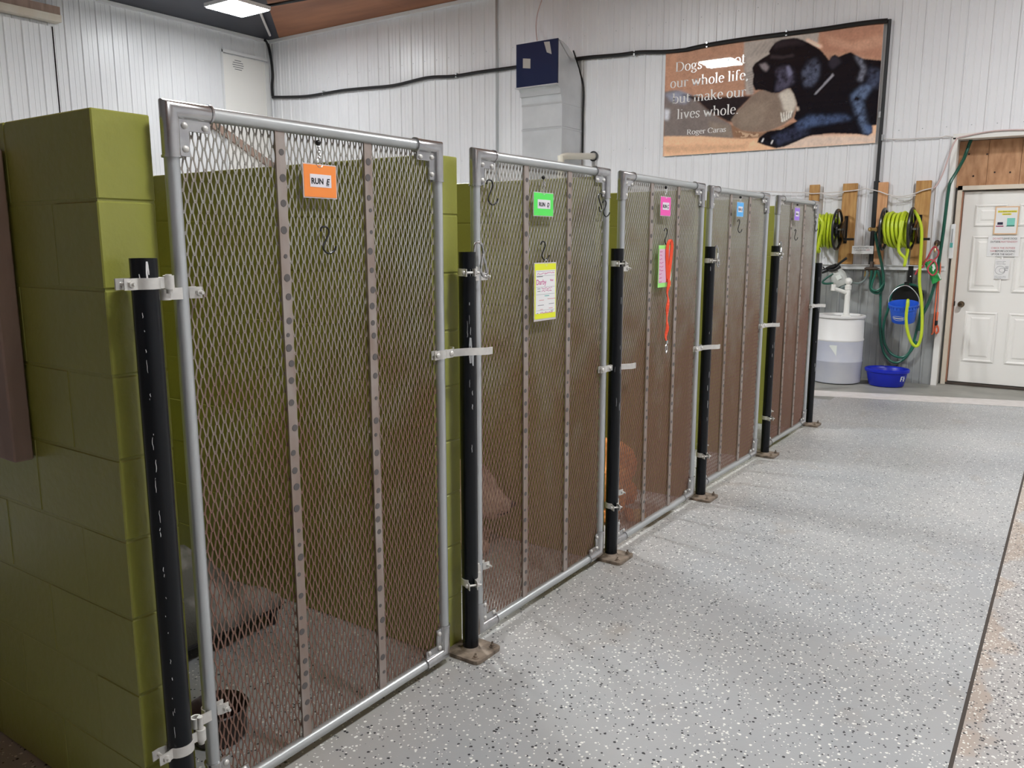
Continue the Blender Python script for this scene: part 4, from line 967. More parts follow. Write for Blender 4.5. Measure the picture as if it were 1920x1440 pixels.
body = [(880, 290), (905, 250), (935, 218), (980, 196), (1050, 182), (1110, 180), (1150, 195), (1200, 215), (1260, 250), (1300, 275), (1340, 320), (1375, 365), (1395, 330), (1420, 315), (1450, 335), (1500, 312), (1550, 295), (1600, 325), (1650, 350), (1760, 360), (1860, 365), (1860, 880), (1725, 895), (1728, 955), (1690, 980), (1600, 965), (1400, 960), (1240, 975), (1190, 990), (1100, 1030), (1010, 1068), (940, 1083), (860, 1062), (785, 1035), (800, 995), (870, 945), (990, 925), (1070, 880), (1110, 860), (1085, 840), (1100, 780), (1112, 720), (1085, 640), (1055, 590), (1010, 600), (960, 630), (900, 628), (850, 610), (795, 603), (770, 608), (748, 560), (755, 475), (744, 425), (765, 390), (820, 350), (885, 312)]
paint(body, (18, 17, 22), 1)
furm = np.clip(.72 + .22 * nz_(9) + .06 * fine, 0, 1)
paint([(1150, 460), (1200, 380), (1260, 345), (1295, 390), (1290, 500), (1240, 570), (1170, 580)], (78, 86, 108), 10, .7, furm)
paint([(935, 440), (1000, 410), (1080, 440), (1090, 540), (1000, 610), (930, 620), (950, 520)], (72, 70, 90), 10, .75, furm)
paint([(1020, 415), (1045, 405), (1075, 470), (1045, 500)], (112, 112, 140), 4, .7)
paint([(800, 395), (855, 385), (882, 420), (860, 455), (815, 430)], (128, 118, 122), 4, .75)
paint([(748, 420), (800, 400), (830, 450), (790, 470), (750, 465)], (20, 16, 20), 3, .9)
paint([(900, 320), (1000, 330), (1080, 310), (1090, 330), (980, 350), (890, 345)], (60, 52, 56), 4, .6)
paint([(930, 210), (1100, 190), (1180, 230), (1050, 240), (920, 270)], (44, 38, 44), 8, .6)
paint([(1250, 640), (1262, 645), (1415, 485), (1402, 470)], (128, 126, 134), 1, .9)
paint([(1380, 330), (1440, 330), (1470, 380), (1400, 440), (1370, 400)], (46, 44, 54), 5, .7)
paint([(1580, 320), (1640, 350), (1680, 430), (1640, 540), (1600, 520), (1640, 430)], (108, 112, 128), 7, .85, furm)
paint([(1690, 420), (1800, 440), (1830, 560), (1760, 590), (1680, 560)], (58, 66, 88), 12, .7, furm)
paint([(1550, 650), (1640, 570), (1740, 560), (1650, 700), (1680, 880), (1720, 960), (1660, 975), (1590, 800)], (88, 106, 138), 12, .7, furm)
paint([(1100, 880), (1200, 815), (1500, 810), (1560, 840), (1420, 870), (1240, 900), (1120, 940)], (66, 84, 120), 12, .75, furm)
paint([(900, 990), (1000, 940), (1150, 905), (1220, 960), (1080, 1010), (950, 1060)], (48, 54, 78), 10, .7, furm)
paint([(1660, 890), (1725, 900), (1725, 950), (1680, 970)], (66, 86, 122), 6, .7)
for cx_, cy_ in ((905, 1030), (830, 1015)): paint([(cx_ - 12, cy_ + 15), (cx_ + 4, cy_ - 15), (cx_ + 10, cy_ - 10), (cx_ - 2, cy_ + 18)], (210, 205, 205), 1, .9)
paint([(1105, 740), (1125, 745), (1128, 770), (1105, 780)], (180, 158, 140), 2, .9)
for i in range(6): paint([(1780 + i * 6, 620 + i * 3), (1792 + i * 6, 600), (1810, 640 + i * 8), (1796, 660)], (96, 128, 172), 3, .5)
img = img * .86 + .14 * img.mean(2, keepdims=True)
img = np.clip(2.0 * img * (1 + .035 * fine[..., None] + .03 * big[..., None]), .003, 1)
me = bpy.data.meshes.new('printed_picture')
vs = [(float(x) - PX0, -.0015, float(z) - PZ0) for z in gz for x in gx]
k = nx + 1
me.from_pydata(vs, [], [(j * k + i, j * k + i + 1, (j + 1) * k + i + 1, (j + 1) * k + i) for j in range(nz) for i in range(nx)])
ca = me.color_attributes.new('print', 'FLOAT_COLOR', 'POINT')
ca.data.foreach_set('color', np.concatenate([img.reshape(-1, 3), np.ones((img.shape[0] * img.shape[1], 1))], 1).astype(np.float32).ravel())
pm = bpy.data.materials.new('poster_print'); pm.use_nodes = True; b = pm.node_tree.nodes['Principled BSDF']
an = pm.node_tree.nodes.new('ShaderNodeVertexColor'); an.layer_name = 'print'; pm.node_tree.links.new(an.outputs[0], b.inputs['Base Color'])
b.inputs['Roughness'].default_value = .015; b.inputs['Specular IOR Level'].default_value = .5
me.materials.append(pm); o = bpy.data.objects.new('printed_picture', me); S.collection.objects.link(o); o.parent = r; o.location = (0, 0, 0)
# serif lettering drawn with a broad nib: stems heavy, hairlines thin
def arc(cx, cy, rx, ry, a0, a1, n=10): return [(cx + rx * math.cos(math.radians(a0 + (a1 - a0) * i / n)), cy + ry * math.sin(math.radians(a0 + (a1 - a0) * i / n))) for i in range(n + 1)]
X, A_, D_ = .46, .72, -.22        # x-height, ascender, descender
def stem(x, y0, y1, s0=True, s1=True, half=False):
    o = [[(x, y0), (x, y1)]]
    if s0: o.append([(x - .09, y0 + .012), (x + .09, y0 + .012)])
    if s1: o.append([(x - .10, y1 - .03), (x, y1 - .012)] if half else [(x - .09, y1 - .012), (x + .09, y1 - .012)])
    return o
bowl = lambda cx, r=.17: [arc(cx, X / 2, r, X / 2, 0, 360, 20)]
hump = lambda x, w: [arc(x + w / 2, X * .58, w / 2, X * .42, 170, 0, 10) + [(x + w, .0)], [(x + w - .08, .012), (x + w + .08, .012)]]
GL = {
 'D': (.70, stem(.14, 0, .66) + [[(.14, .65), (.32, .65)] + arc(.32, .33, .30, .32, 90, -90, 14) + [(.14, .012)]]),
 'R': (.64, stem(.14, 0, .66) + [[(.14, .65), (.30, .65)] + arc(.30, .49, .17, .16, 90, -90, 10) + [(.14, .33)], [(.30, .33), (.52, .012), (.62, .012)]]),
 'C': (.66, [arc(.36, .33, .29, .33, 45, 315, 18), [(.565, .62), (.565, .46)]]),
 'a': (.42, [arc(.20, X * .74, .13, X * .26, 160, 0, 8) + [(.33, .08), (.37, .012), (.42, .03)], arc(.19, .13, .13, .13, 60, 330, 10), [(.33, .28), (.25, .26)]]),
 'b': (.50, stem(.12, 0, A_, False, True, True) + [arc(.28, X / 2, .17, X / 2, 165, -165, 16)]),
 'e': (.42, [[(.07, .27), (.37, .27)] + arc(.22, X / 2 + .01, .155, X / 2, 10, 315, 18)]),
 'f': (.32, stem(.13, 0, .55, True, False) + [arc(.24, .58, .11, .13, 190, 40, 8), [(.04, X - .01), (.25, X - .01)]]),
 'g': (.46, [arc(.20, .31, .13, .15, 0, 360, 16), [(.31, .40), (.43, .45)], [(.12, .20), (.10, .10), (.20, .05), (.34, .03), (.40, -.07), (.30, -.19), (.15, -.20), (.06, -.12), (.12, -.02)]]),
 'h': (.54, stem(.12, 0, A_, True, True, True) + hump(.12, .29)),
 'i': (.25, stem(.12, 0, X, True, True, True) + [[(.12, .62), (.12, .66)]]),
 'k': (.52, stem(.12, 0, A_, True, True, True) + [[(.13, .22), (.38, .45)], [(.22, .29), (.42, .012), (.50, .012)], [(.30, X - .012), (.46, X - .012)]]),
 'l': (.25, stem(.12, 0, A_, True, True, True)),
 'm': (.80, stem(.12, 0, X, True, True, True) + hump(.12, .27) + hump(.39, .27)),
 'n': (.54, stem(.12, 0, X, True, True, True) + hump(.12, .29)),
 'o': (.46, bowl(.23)),
 'r': (.36, stem(.12, 0, X, True, True, True) + [arc(.24, X * .68, .11, X * .30, 160, 30, 7)]),
 's': (.36, [[(.30, .36), (.28, .44), (.17, .455), (.07, .38), (.10, .29), (.26, .19), (.30, .10), (.20, .005), (.08, .02), (.06, .12)]]),
 't': (.31, [[(.13, .60), (.13, .10), (.18, .012), (.29, .05)], [(.03, X - .01), (.27, X - .01)]]),
 'u': (.54, [[(.13, X), (.13, .14)] + arc(.26, .14, .13, .13, 180, 330, 8) + [(.42, .10)], [(.42, X), (.42, .012), (.50, .012)], [(.04, X - .012), (.13, X - .012)], [(.33, X - .012), (.42, X - .012)]]),
 'v': (.48, [[(.08, X), (.24, .0)], [(.40, X), (.24, .0)], [(.01, X - .012), (.17, X - .012)], [(.32, X - .012), (.47, X - .012)]]),
 'w': (.70, [[(.07, X), (.22, .0)], [(.36, X), (.22, .0)], [(.33, X), (.49, .0)], [(.63, X), (.49, .0)], [(.0, X - .012), (.15, X - .012)], [(.55, X - .012), (.70, X - .012)]]),
 ',': (.20, [[(.09, .05), (.12, .0), (.07, -.11)]]), '.': (.20, [[(.10, .0), (.10, .06)]]), ' ': (.24, [])}
def serif_line(body_, xa, xb, zb, h, weight=1.0):
    adv = sum(GL[c][0] for c in body_); sx = (xb - xa) / adv; mb = MB(); x = xa
    yy = YB - .0325
    for c in body_:
        for st in GL[c][1]:
            vs = []; n = len(st)
            for i, (px, pz) in enumerate(st):
                a, b_ = st[max(i - 1, 0)], st[min(i + 1, n - 1)]; dx, dz = (b_[0] - a[0]) * sx, (b_[1] - a[1]) * h; l = math.hypot(dx, dz) or 1e-6
                w = (.030 + .075 * abs(dz / l) ** 1.5) * weight * h * .5
                nx_, nz2 = -dz / l, dx / l; cx_, cz_ = x + px * sx, zb + pz * h
                vs += [(cx_ + nx_ * w, yy, cz_ + nz2 * w), (cx_ - nx_ * w, yy, cz_ - nz2 * w)]
            mb.add(vs, [(2 * i, 2 * i + 1, 2 * i + 3, 2 * i + 2) for i in range(n - 1)])
        x += GL[c][0] * sx
    mb.build('lettering', M['poster_white'], r)
M['poster_white'] = mat('poster_white_print', (0.88, 0.86, 0.84), 0.15)
def pl(u0, v0, u1, v1):
    a, b_ = at(1240 + u0 / 4.3636, 30 + v0 / 4.3636, y=YB - .03), at(1240 + u1 / 4.3636, 30 + v1 / 4.3636, y=YB - .03)
    return a.x, b_.x, (a.z + b_.z) / 2
for s_, q_, h_ in (('Dogs are not', (112, 452, 690, 392), .165), ('our whole life,', (72, 585, 712, 525), .165), ('but make our', (88, 712, 692, 662), .165), ('lives whole.', (126, 842, 632, 802), .165)):
    xa, xb, zb = pl(*q_); serif_line(s_, xa, xb, zb, h_)
xa, xb, zb = pl(206, 972, 530, 945); serif_line('Roger Caras', xa, xb, zb, .088, 1.35)

# ------------------------------------------------------------------ boards, hose reels, hoses
def board(x0, x1, m, label, z0=1.292, z1=2.178):
    r = MB().box(((x0 + x1) / 2, YB - .045, (z0 + z1) / 2), (x1 - x0, .042, z1 - z0), bevel=.004).build('upright_board', m, None); tag(r, label, 'board', 'upright boards behind the hose reels')
    return r
board(-2.625, -2.515, M['wood'], 'upright pine board behind the left hose reel, partly hidden by the last gate', z0=.9 + .392)
board(-2.262, -2.108, M['wood'], 'upright pine board at the crank side of the left hose reel')
board(-1.905, -1.795, M['wood_light'], 'paler pine board just right of the black riser pipe')
board(-1.520, -1.372, M['wood'], 'upright pine board at the crank side of the right hose reel')
RX = Matrix.Rotation(PI / 2, 3, 'Y')
def reel(xa, xb, zc, seed, label, hoselabel, tails):
    yc = 9.60; R = .215
    r = root('hose_reel', ((xa + xb) / 2, yc, zc)); tag(r, label, 'hose reel', 'wall mounted hose reels')
    for xx_ in (xa, xb):
        f = MB().tube([(xx_, yc + R * math.cos(t), zc + R * math.sin(t)) for t in [i * 2 * PI / 36 for i in range(36)]], .014, 8, closed=True).build('flange_ring', M['black_plastic'], r, True)
        mb = MB()
        for k in range(5):
            t = .4 + k * 2 * PI / 5; mb.box((xx_, yc + R / 2 * math.cos(t), zc + R / 2 * math.sin(t)), (.012, R, .034), ax=Matrix.Rotation(t, 3, 'X'))
        mb.lathe([(0, .014), (.06, .012), (.07, -.012), (0, -.014)], (xx_, yc, zc), 20, RX); mb.build('flange_spokes', M['black_plastic'], f, True)
    MB().cyl((xa, yc, zc), (xb, yc, zc), .075, 20).build('drum_core', M['black_plastic'], r, True)
    # A-frame brackets to the wall
    for xx_, sg in ((xa - .05, -1), (xb + .05, 1)):
        b_ = MB().prism([(yc - .03, zc + .03), (YB - .070, zc + .14), (YB - .070, zc - .14), (yc - .03, zc - .03)], (xx_, 0, 0), (0, 1, 0), (0, 0, 1), (.006 * sg, 0, 0))
        b_.box((xx_, YB - .072, zc), (.035, .006, .30)); b_.build('wall_bracket', M['black_plastic'], r)
    MB().cyl((xa - .07, yc, zc), (xb + .07, yc, zc), .012, 10).build('axle', M['steel_wire'], r, True)
    s_ = MB().cyl((xa - .13, yc, zc), (xa - .06, yc, zc), .017, 12).sphere((xa - .135, yc, zc), .024, 10).cyl((xa - .085, yc, zc), (xa - .065, yc, zc), .026, 12); s_.build('swivel', M['brass'], r, True)
    c = MB().box((xb + .075, yc - .01, zc - .05), (.008, .03, .13)); c.build('crank_arm', M['black_plastic'], r)
    MB().cyl((xb + .08, yc - .01, zc - .105), (xb + .185, yc - .01, zc - .105), .013, 12).build('crank_handle', M['black_plastic'], r, True)
    # wound hose
    rg = random.Random(seed); P = []; n = 9; w = xb - xa - .05
    for lay, rad in ((0, .115), (1, .150)):
        for k in range(n * 20 + 1):
            t = 2 * PI * k / 20; u = k / (n * 20); u = u if lay == 0 else 1 - u
            P.append((xa + .025 + w * u + .010 * math.sin(t * .5 + lay), yc + (rad + .008 * math.sin(k * .13 + seed)) * math.cos(t), zc + (rad + .008 * math.sin(k * .17)) * math.sin(t)))
    P2 = []
    for k in range(5 * 20 + 1):
        t = 2 * PI * k / 20; u = k / 100
        P2.append((xa + .03 + w * (.05 + .9 * u) + .03 * math.sin(t + seed), yc + (.178 + .008 * math.sin(k * .3)) * math.cos(t), zc - .01 + (.176 + .010 * math.sin(k * .21 + seed)) * math.sin(t)))
    h = root('garden_hose', ((xa + xb) / 2, yc, zc - .3)); tag(h, hoselabel, 'hose', 'lime garden hoses')
    MB().tube(P, .0155, 8).build('inner_coil', M['lime_hose'], h, True)
    MB().tube(P2, .0155, 8).build('outer_coil', M['lime_hose'], h, True)
    for tl in tails: MB().tube(smoothpath(tl, 8), .0155, 8).build('hanging_end', M['lime_hose'], h, True)
YR = 9.60
A = lambda x, y_, Y: at(x, y_, y=Y)
reel(-1.772, -1.500, 1.672, 2, 'black hose reel between the paler board and the right board', 'lime green hose wound on the right reel, its end looping into the blue bucket',
     [[(-1.56, 9.43, 1.75), (-1.57, 9.40, 1.62), (-1.575, 9.41, 1.45), A(1697, 485, 9.42), A(1696, 497, 9.42), A(1696.5, 494, 9.45), A(1702, 470, 9.5), (-1.52, 9.52, 1.46)],
      [(-1.49, 9.62, 1.86), A(1722, 408, 9.48), A(1728, 430, 9.46), A(1727, 470, 9.46), A(1725, 500, 9.46), A(1724, 530, 9.45), A(1728, 565, 9.44), A(1729, 605, 9.42), A(1727, 630, 9.40), A(1722, 646, 9.39), A(1716, 649, 9.38), A(1708, 640, 9.375), A(1701, 618, 9.37), A(1699, 595, 9.37), A(1701, 574, 9.365), A(1702, 565, 9.375), A(1702.5, 563, 9.405), A(1702.5, 569, 9.45), A(1702.5, 580, 9.48)]])
reel(-2.50, -2.248, 1.672, 5, 'black hose reel between the two left boards', 'lime green hose wound on the left reel beside the last gate',
     [[(-2.44, 9.41, 1.60), A(1534, 420, 9.40), A(1531, 450, 9.40), A(1528, 480, 9.42), A(1527, 500, 9.6)],
      [(-2.40, 9.40, 1.80), A(1543, 420, 9.38), A(1536, 450, 9.38), A(1533, 470, 9.40), A(1536, 472, 9.5), (-2.43, 9.60, 1.46)]])
# manifold and green hoses
p = at(1634, 505, y=9.78)
r = root('hose_manifold', p); tag(r, 'dull brass tap manifold at the foot of the black riser pipe', 'tap')
MB().box(p, (.14, .05, .05), bevel=.012).cyl(p + Vector((0, 0, .02)), p + Vector((0, 0, .085)), .022, 12).build('manifold_body', M['copper_dirty'], r)
for dx in (-.055, -.004, .05):
    b_ = MB().cyl(p + Vector((dx, -.012, -.02)), p + Vector((dx, -.012, -.075)), .013, 10).cyl(p + Vector((dx, -.012, -.055)), p + Vector((dx, -.012, -.08)), .017, 10).build('outlet', M['brass'], r, True)
    MB().cyl(p + Vector((dx, -.045, .01)), p + Vector((dx, -.02, .01)), .008, 8).box(p + Vector((dx + .015, -.047, .012)), (.05, .008, .014)).build('valve_lever', M['copper_dirty'], r)
def hose(pts, m, rad, label, y=9.76, name='garden_hose', cat='hose', group='green hoses'):
    P = [at(q_[0], q_[1], y=(q_[2] if len(q_) > 2 else y)) for q_ in pts]
    o = MB().tube(smoothpath(P, 7), rad, 8).build(name, m, None, True); tag(o, label, cat, group); return o
hose([(1643, 507), (1648, 512), (1651, 530), (1651, 560), (1650, 600), (1651, 630), (1654, 650), (1660, 666), (1672, 678), (1685, 679), (1700, 668), (1710, 650), (1716, 630), (1722, 605), (1727, 575), (1726, 550), (1718, 537), (1706, 533, 9.64), (1695, 534, 9.64), (1682, 540, 9.72), (1671, 555), (1665, 580), (1658, 603), (1656, 625), (1660, 647), (1672, 664), (1690, 670), (1705, 661), (1719, 640)], M['green_hose2'], .0135, 'green hose looped in big coils over the black hanger beside the bucket', y=9.765)
hose([(1634, 507), (1634, 515), (1632, 530), (1633, 543), (1640, 549), (1650, 548), (1656, 535), (1656, 515), (1652, 490), (1646, 465), (1642, 440), (1645, 432, 9.63)], M['green_hose'], .0155, 'dark green hose from the manifold up to the right reel', y=9.735)
hose([(1626, 507), (1625, 516), (1620, 526), (1610, 531), (1598, 529), (1585, 519), (1565, 515), (1550, 520), (1542, 529), (1548, 532), (1560, 528)], M['grey_hose'], .011, 'grey hose from the manifold to the left, behind the pump', y=9.74)
hose([(1642, 507), (1640, 518), (1636, 528), (1634, 540), (1641, 545), (1650, 541), (1658, 530)], M['green_hose2'], .012, 'short green hose loop under the manifold', y=9.70)
hose([(1822, 258, 10.0), (1812, 285, 9.95), (1807, 298, 9.9), (1795, 320, 9.80), (1782, 342), (1778, 360), (1773, 400), (1768, 440), (1762, 480), (1757, 510), (1752, 535), (1744, 560), (1735, 580), (1726, 597), (1722, 620)], M['green_hose'], .017, 'dark green hose running from the lintel down past the leash hook', y=9.735)
# hanger, bucket
r = root('hose_hanger', at(1703, 545, y=9.72)); tag(r, 'black arched hose hanger on the grey wall above the blue bucket', 'hanger')
pz = at(1703, 536, y=9.72)
MB().prism([(-.15, -.16)] + [(.155 * math.cos(math.radians(a)), -.12 + .13 * math.sin(math.radians(a))) for a in range(180, -1, -15)] + [(.15, -.16)], (pz.x, 9.735, pz.z), (1, 0, 0), (0, 0, 1), (0, .07, 0)).build('arch', M['black_plastic'], r)
MB().box((pz.x, 9.80, pz.z + .08), (.05, .012, .26)).box((pz.x - .002, 9.66, pz.z + .02), (.045, .09, .05)).build('strap', M['black_plastic'], r)
MB().sphere((pz.x + .004, 9.792, pz.z + .10), .007, 8).build('screw', M['steel_wire'], r)
bc = at(1696, 567, y=9.585)
r = root('bucket', (bc.x, bc.y, bc.z - .20)); tag(r, 'small blue bucket hung from the black hanger with a lime hose in it', 'bucket')
MB().lathe([(0, -.205), (.108, -.205), (.114, -.198), (.132, -.06), (.140, -.055), (.141, -.02), (.150, -.015), (.152, .0), (.143, .003), (.138, -.01), (.112, -.19), (0, -.192)], (bc.x, bc.y, bc.z), 36, sy=.85).build('bucket_body', M['blue_bucket'], r, True)
mb = MB()
for i in range(14):
    a = -PI + PI * i / 13; mb.box((bc.x + .141 * math.cos(a), bc.y + .12 * math.sin(a), bc.z - .030), (.014, .010, .022), rz=a)
mb.build('rim_rib', M['blue_bucket'], r)
MB().tube(smoothpath([(bc.x - .15, bc.y, bc.z - .02), (bc.x - .145, bc.y + .02, bc.z + .06), (bc.x - .09, bc.y + .045, bc.z + .14), (bc.x, bc.y + .06, bc.z + .18), (bc.x + .08, bc.y + .045, bc.z + .14), (bc.x + .14, bc.y + .02, bc.z + .06), (bc.x + .15, bc.y, bc.z - .02)], 6), .005, 8).build('bail_handle', M['steel_wire'], r, True)
r.rotation_euler = (.26, 0, 0)
# white leaf-shaped emblem with script band on the bucket front
mb = MB()
def onb(u, v):
    rr = .1275 - (-.10 - v) * .10; a = -PI / 2 - .28 + u / rr
    return (bc.x + (rr + .0015) * math.cos(a), bc.y + (rr + .0015) * .85 * math.sin(a), bc.z + v)
def bstrip(f0, f1, n=14, u0=-.07, u1=.07):
    vs = []
    for i in range(n + 1):
        u = u0 + (u1 - u0) * i / n; vs += [onb(u, f0(u)), onb(u, f1(u))]
    mb.add(vs, [(2 * i, 2 * i + 2, 2 * i + 3, 2 * i + 1) for i in range(n)])
e_ = lambda u: .024 * math.sqrt(max(0, 1 - (u / .07) ** 2))
bstrip(lambda u: -.137 + e_(u), lambda u: -.141 + e_(u)); bstrip(lambda u: -.139 - e_(u), lambda u: -.135 - e_(u)); bstrip(lambda u: -.144, lambda u: -.132, 20, -.055, .055)
mb.build('emblem', M['bag_white'], r)
# drum with pump
dcx, dcy = -2.128, 9.485; DR = .255
r = root('drum', (dcx, dcy, 0)); tag(r, 'white plastic drum half full of liquid beside the blue tub', 'drum')
pr = [(.225, .003), (.248, .012), (.253, .03), (.255, .235), (.259, .243), (.259, .252), (.255, .26), (.256, .47)]
MB().lathe([(0, .003)] + pr, (dcx, dcy, 0), 48).build('lower_shell', M['drum_liquid'], r, True)
MB().lathe([(.256, .47), (.260, .478), (.260, .488), (.254, .496), (.250, .68), (.240, .715), (.243, .72), (.262, .724), (.264, .742), (.256, .748), (.240, .740), (.236, .725), (0, .728)], (dcx, dcy, 0), 48).build('upper_shell', M['drum'], r, True)
MB().lathe([(.2565, .10), (.2568, .233)], (dcx, dcy, 0), 48) 
q_ = lambda a, z: (dcx + (DR + .003) * math.cos(a), dcy + (DR + .003) * math.sin(a), z)
mb = MB(); vs = []
for i in range(6):
    t = i / 5; a = -PI / 2 - .13 + .30 * t; vs += [q_(a, .432), q_(a, .415 - .105 * t ** 1.2 * (1 if t < .99 else 1))]
mb.add(vs, [(2 * i, 2 * i + 2, 2 * i + 3, 2 * i + 1) for i in range(5)]); mb.build('drum_label', M['bag_white'], r)
pxx = -2.064
r = root('drum_pump', (pxx, 9.47, .73)); tag(r, 'white plastic hand pump standing in the drum lid', 'pump')
MB().lathe([(.050, .729), (.050, .745), (.034, .750), (.030, .79), (.028, 1.02), (.034, 1.025), (.034, 1.07), (.022, 1.075), (.022, 1.09)], (pxx, 9.47, 0), 20).build('pump_tube', M['pvc'], r, True)
MB().sphere((pxx, 9.47, 1.115), .040, 18).build('handle_ball', M['pvc'], r, True)
s0 = Vector((pxx, 9.47, .985)); s1 = at(1562, 540, y=9.36)
MB().tube([s0, s1], .021, 12).tube([s1 + Vector((.005, 0, .04)), s1 + Vector((0, 0, -.028))], .025, 12).build('spout', M['pvc'], r, True)
# blue tub
tx, ty = -1.612, 9.50
r = root('tub', (tx, ty, 0)); tag(r, 'low oval blue tub on the floor between drum and door', 'tub')
MB().lathe([(0, .004), (.165, .004), (.175, .012), (.205, .150), (.222, .158), (.226, .185), (.216, .192), (.205, .185), (.196, .170), (.166, .025), (0, .02)], (tx, ty, 0), 48, sy=.86).build('tub_body', M['blue_tub'], r, True)
onT = lambda u, v: (tx + (.198 + (v - .11) * .2 + .0015) * math.cos(u), ty + (.198 + (v - .11) * .2 + .0015) * .86 * math.sin(u), v)
mb = MB()
def tstroke(p0, p1, w=.010):
    vs = []
    for i in range(5):
        t = i / 4; u = p0[0] + (p1[0] - p0[0]) * t; v = p0[1] + (p1[1] - p0[1]) * t
        dx, dv = (p1[0] - p0[0]) * .2, p1[1] - p0[1]; l = math.hypot(dx, dv); n_ = (-dv / l * w / 2 / .2, dx / l * w / 2)
        vs += [onT(u + n_[0], v + n_[1]), onT(u - n_[0], v - n_[1])]
    mb.add(vs, [(2 * i, 2 * i + 1, 2 * i + 3, 2 * i + 2) for i in range(4)])
b0 = -.62
tstroke((b0, .07), (b0, .125), .014); tstroke((b0, .12), (b0 + .12, .12)); tstroke((b0, .097), (b0 + .10, .097)); tstroke((b0 + .20, .07), (b0 + .20, .125), .012); tstroke((b0 + .20, .12), (b0 + .30, .09)); tstroke((b0 + .20, .09), (b0 + .30, .07))
mb.build('lettering', M['bag_white'], r)
# something blue with a yellow cap behind the last post
p = at(1512, 690, y=8.9)
r = root('cleaner_bottle', (-2.19, 8.65, 0)); tag(r, 'blue bottle with a yellow base glimpsed behind the last gate', 'bottle')
MB().lathe([(0, .002), (.05, .002), (.055, .01), (.055, .16), (.05, .17)], (-2.255, 8.75, 0), 20).build('base', M['blue_yellow'], r, True)
MB().lathe([(.05, .17), (.055, .18), (.055, .36), (.03, .40), (.018, .42), (.018, .45), (0, .45)], (-2.255, 8.75, 0), 20).build('bottle_body', M['blue_tub'], r, True)
# foam gun and spray wand on the ledge at the left
r = root('spray_gun', at(1560, 505, y=9.62)); tag(r, 'black spray wand with trigger grip hanging left of the manifold', 'spray gun')
MB().tube([A(1587, 484, 9.55), A(1566, 500, 9.6)], .014, 10).tube([A(1568, 498, 9.6), A(1550, 505, 9.63)], .026, 10).build('wand', M['black_plastic'], r, True)
MB().tube(smoothpath([A(1575, 500, 9.56), A(1565, 506, 9.58), A(1555, 507, 9.6)], 4), .017, 8).build('trigger_grip', M['black_plastic'], r, True)
MB().tube([A(1552, 506, 9.62), A(1541, 510, 9.62)], .022, 10).tube([A(1549, 508, 9.62), A(1543, 500, 9.63)], .008, 8).build('connector', M['black_plastic'], r, True)
p = A(1572, 521, 9.66)
r = root('soap_canister', p); tag(r, 'grey white soap canister tilted on the wall behind the drum pump', 'canister')
ax = Matrix.Rotation(-.5, 3, 'Y')
MB().lathe([(0, -.10), (.065, -.098), (.082, -.08), (.090, .03), (.070, .085), (.03, .10), (0, .10)], p, 20, ax, sy=.8).build('canister_body', M['sprayer'], r, True)
MB().lathe([(.045, -.10), (.050, -.12), (.03, -.15), (0, -.15)], p, 16, ax).build('cap', M['grey_hose'], r, True)
MB().box(p + Vector((.02, -.075, .01)), (.055, .006, .05), ax=ax).build('canister_label', M['bag_white'], r)
hose([(1562, 513, 9.6), (1550, 521, 9.6), (1542, 529, 9.6), (1550, 532, 9.6), (1562, 531, 9.62)], M['green_hose'], .011, 'thin green hose loop hanging under the spray wand')
# little notice under the left reel
r = root('wall_notice', at(1618, 468, y=9.70)); tag(r, 'small white notice card between the hose reels', 'notice')
p0_, p1_ = at(1598, 461, y=9.70), at(1637, 476, y=9.70)
cxn, czn = (p0_.x + p1_.x) / 2, (p0_.z + p1_.z) / 2
MB().box((cxn, 9.70, czn), (p1_.x - p0_.x, .003, p0_.z - p1_.z)).build('notice_card', M['paper'], r)
MB().tube([(cxn, 9.702, czn), (cxn, YB - .02, czn)], .004, 6).build('standoff', M['steel_wire'], r)
text('lettering', 'PLEASE REMEMBER TO', (cxn, 9.697, czn + .020), .020, M['ink_grey'], r)
text('lettering', 'TURN WATER', (cxn - .030, 9.697, czn - .004), .020, M['ink_grey'], r)
text('lettering', 'OFF!', (cxn + .055, 9.697, czn - .004), .020, M['ink_red'], r)
# leash and bag on the hook by the door
p = A(1757, 456, 9.80)
r = root('leash_hook', p); tag(r, 'brown leash hook on the white wall left of the door', 'hook')
MB().sphere(p + Vector((0, .01, 0)), .034, 12, (.9, .7, 1)).build('knob', M['copper_dirty'], r, True)
MB().tube(smoothpath([p, p + Vector((-.005, -.05, -.04)), p + Vector((-.006, -.07, -.09)), p + Vector((-.01, -.085, -.07))], 4), .007, 8).build('hook_arm', M['brass'], r, True)
YG = 9.68
r = root('waste_bag', A(1752, 515, YG)); tag(r, 'green treat bag with white print hanging with the red leash', 'bag')
bag = [(1733, 493), (1742, 488), (1752, 491), (1757, 505), (1762, 516), (1765, 524), (1755, 530), (1748, 533), (1744, 518), (1738, 505)]
c0 = A(1750, 508, YG)
pg = [((A(x, y_, YG) - c0).x, (A(x, y_, YG) - c0).z) for x, y_ in bag]
k = len(pg); mb = MB()
fr_ = [(c0.x + a, YG - .004, c0.z + b_) for a, b_ in pg]; bk = [(c0.x + a, YG + .03, c0.z + b_) for a, b_ in pg]
cf = (c0.x, YG - .035, c0.z); cb = (c0.x, YG + .05, c0.z)
mb.add(fr_ + bk + [cf, cb], [(i, (i + 1) % k, 2 * k) for i in range(k)] + [(k + i, k + (i + 1) % k, 2 * k + 1) for i in range(k)] + [(i, (i + 1) % k, k + (i + 1) % k, k + i) for i in range(k)]); mb.build('bag_body', M['bag_green'], r)
mb = MB()
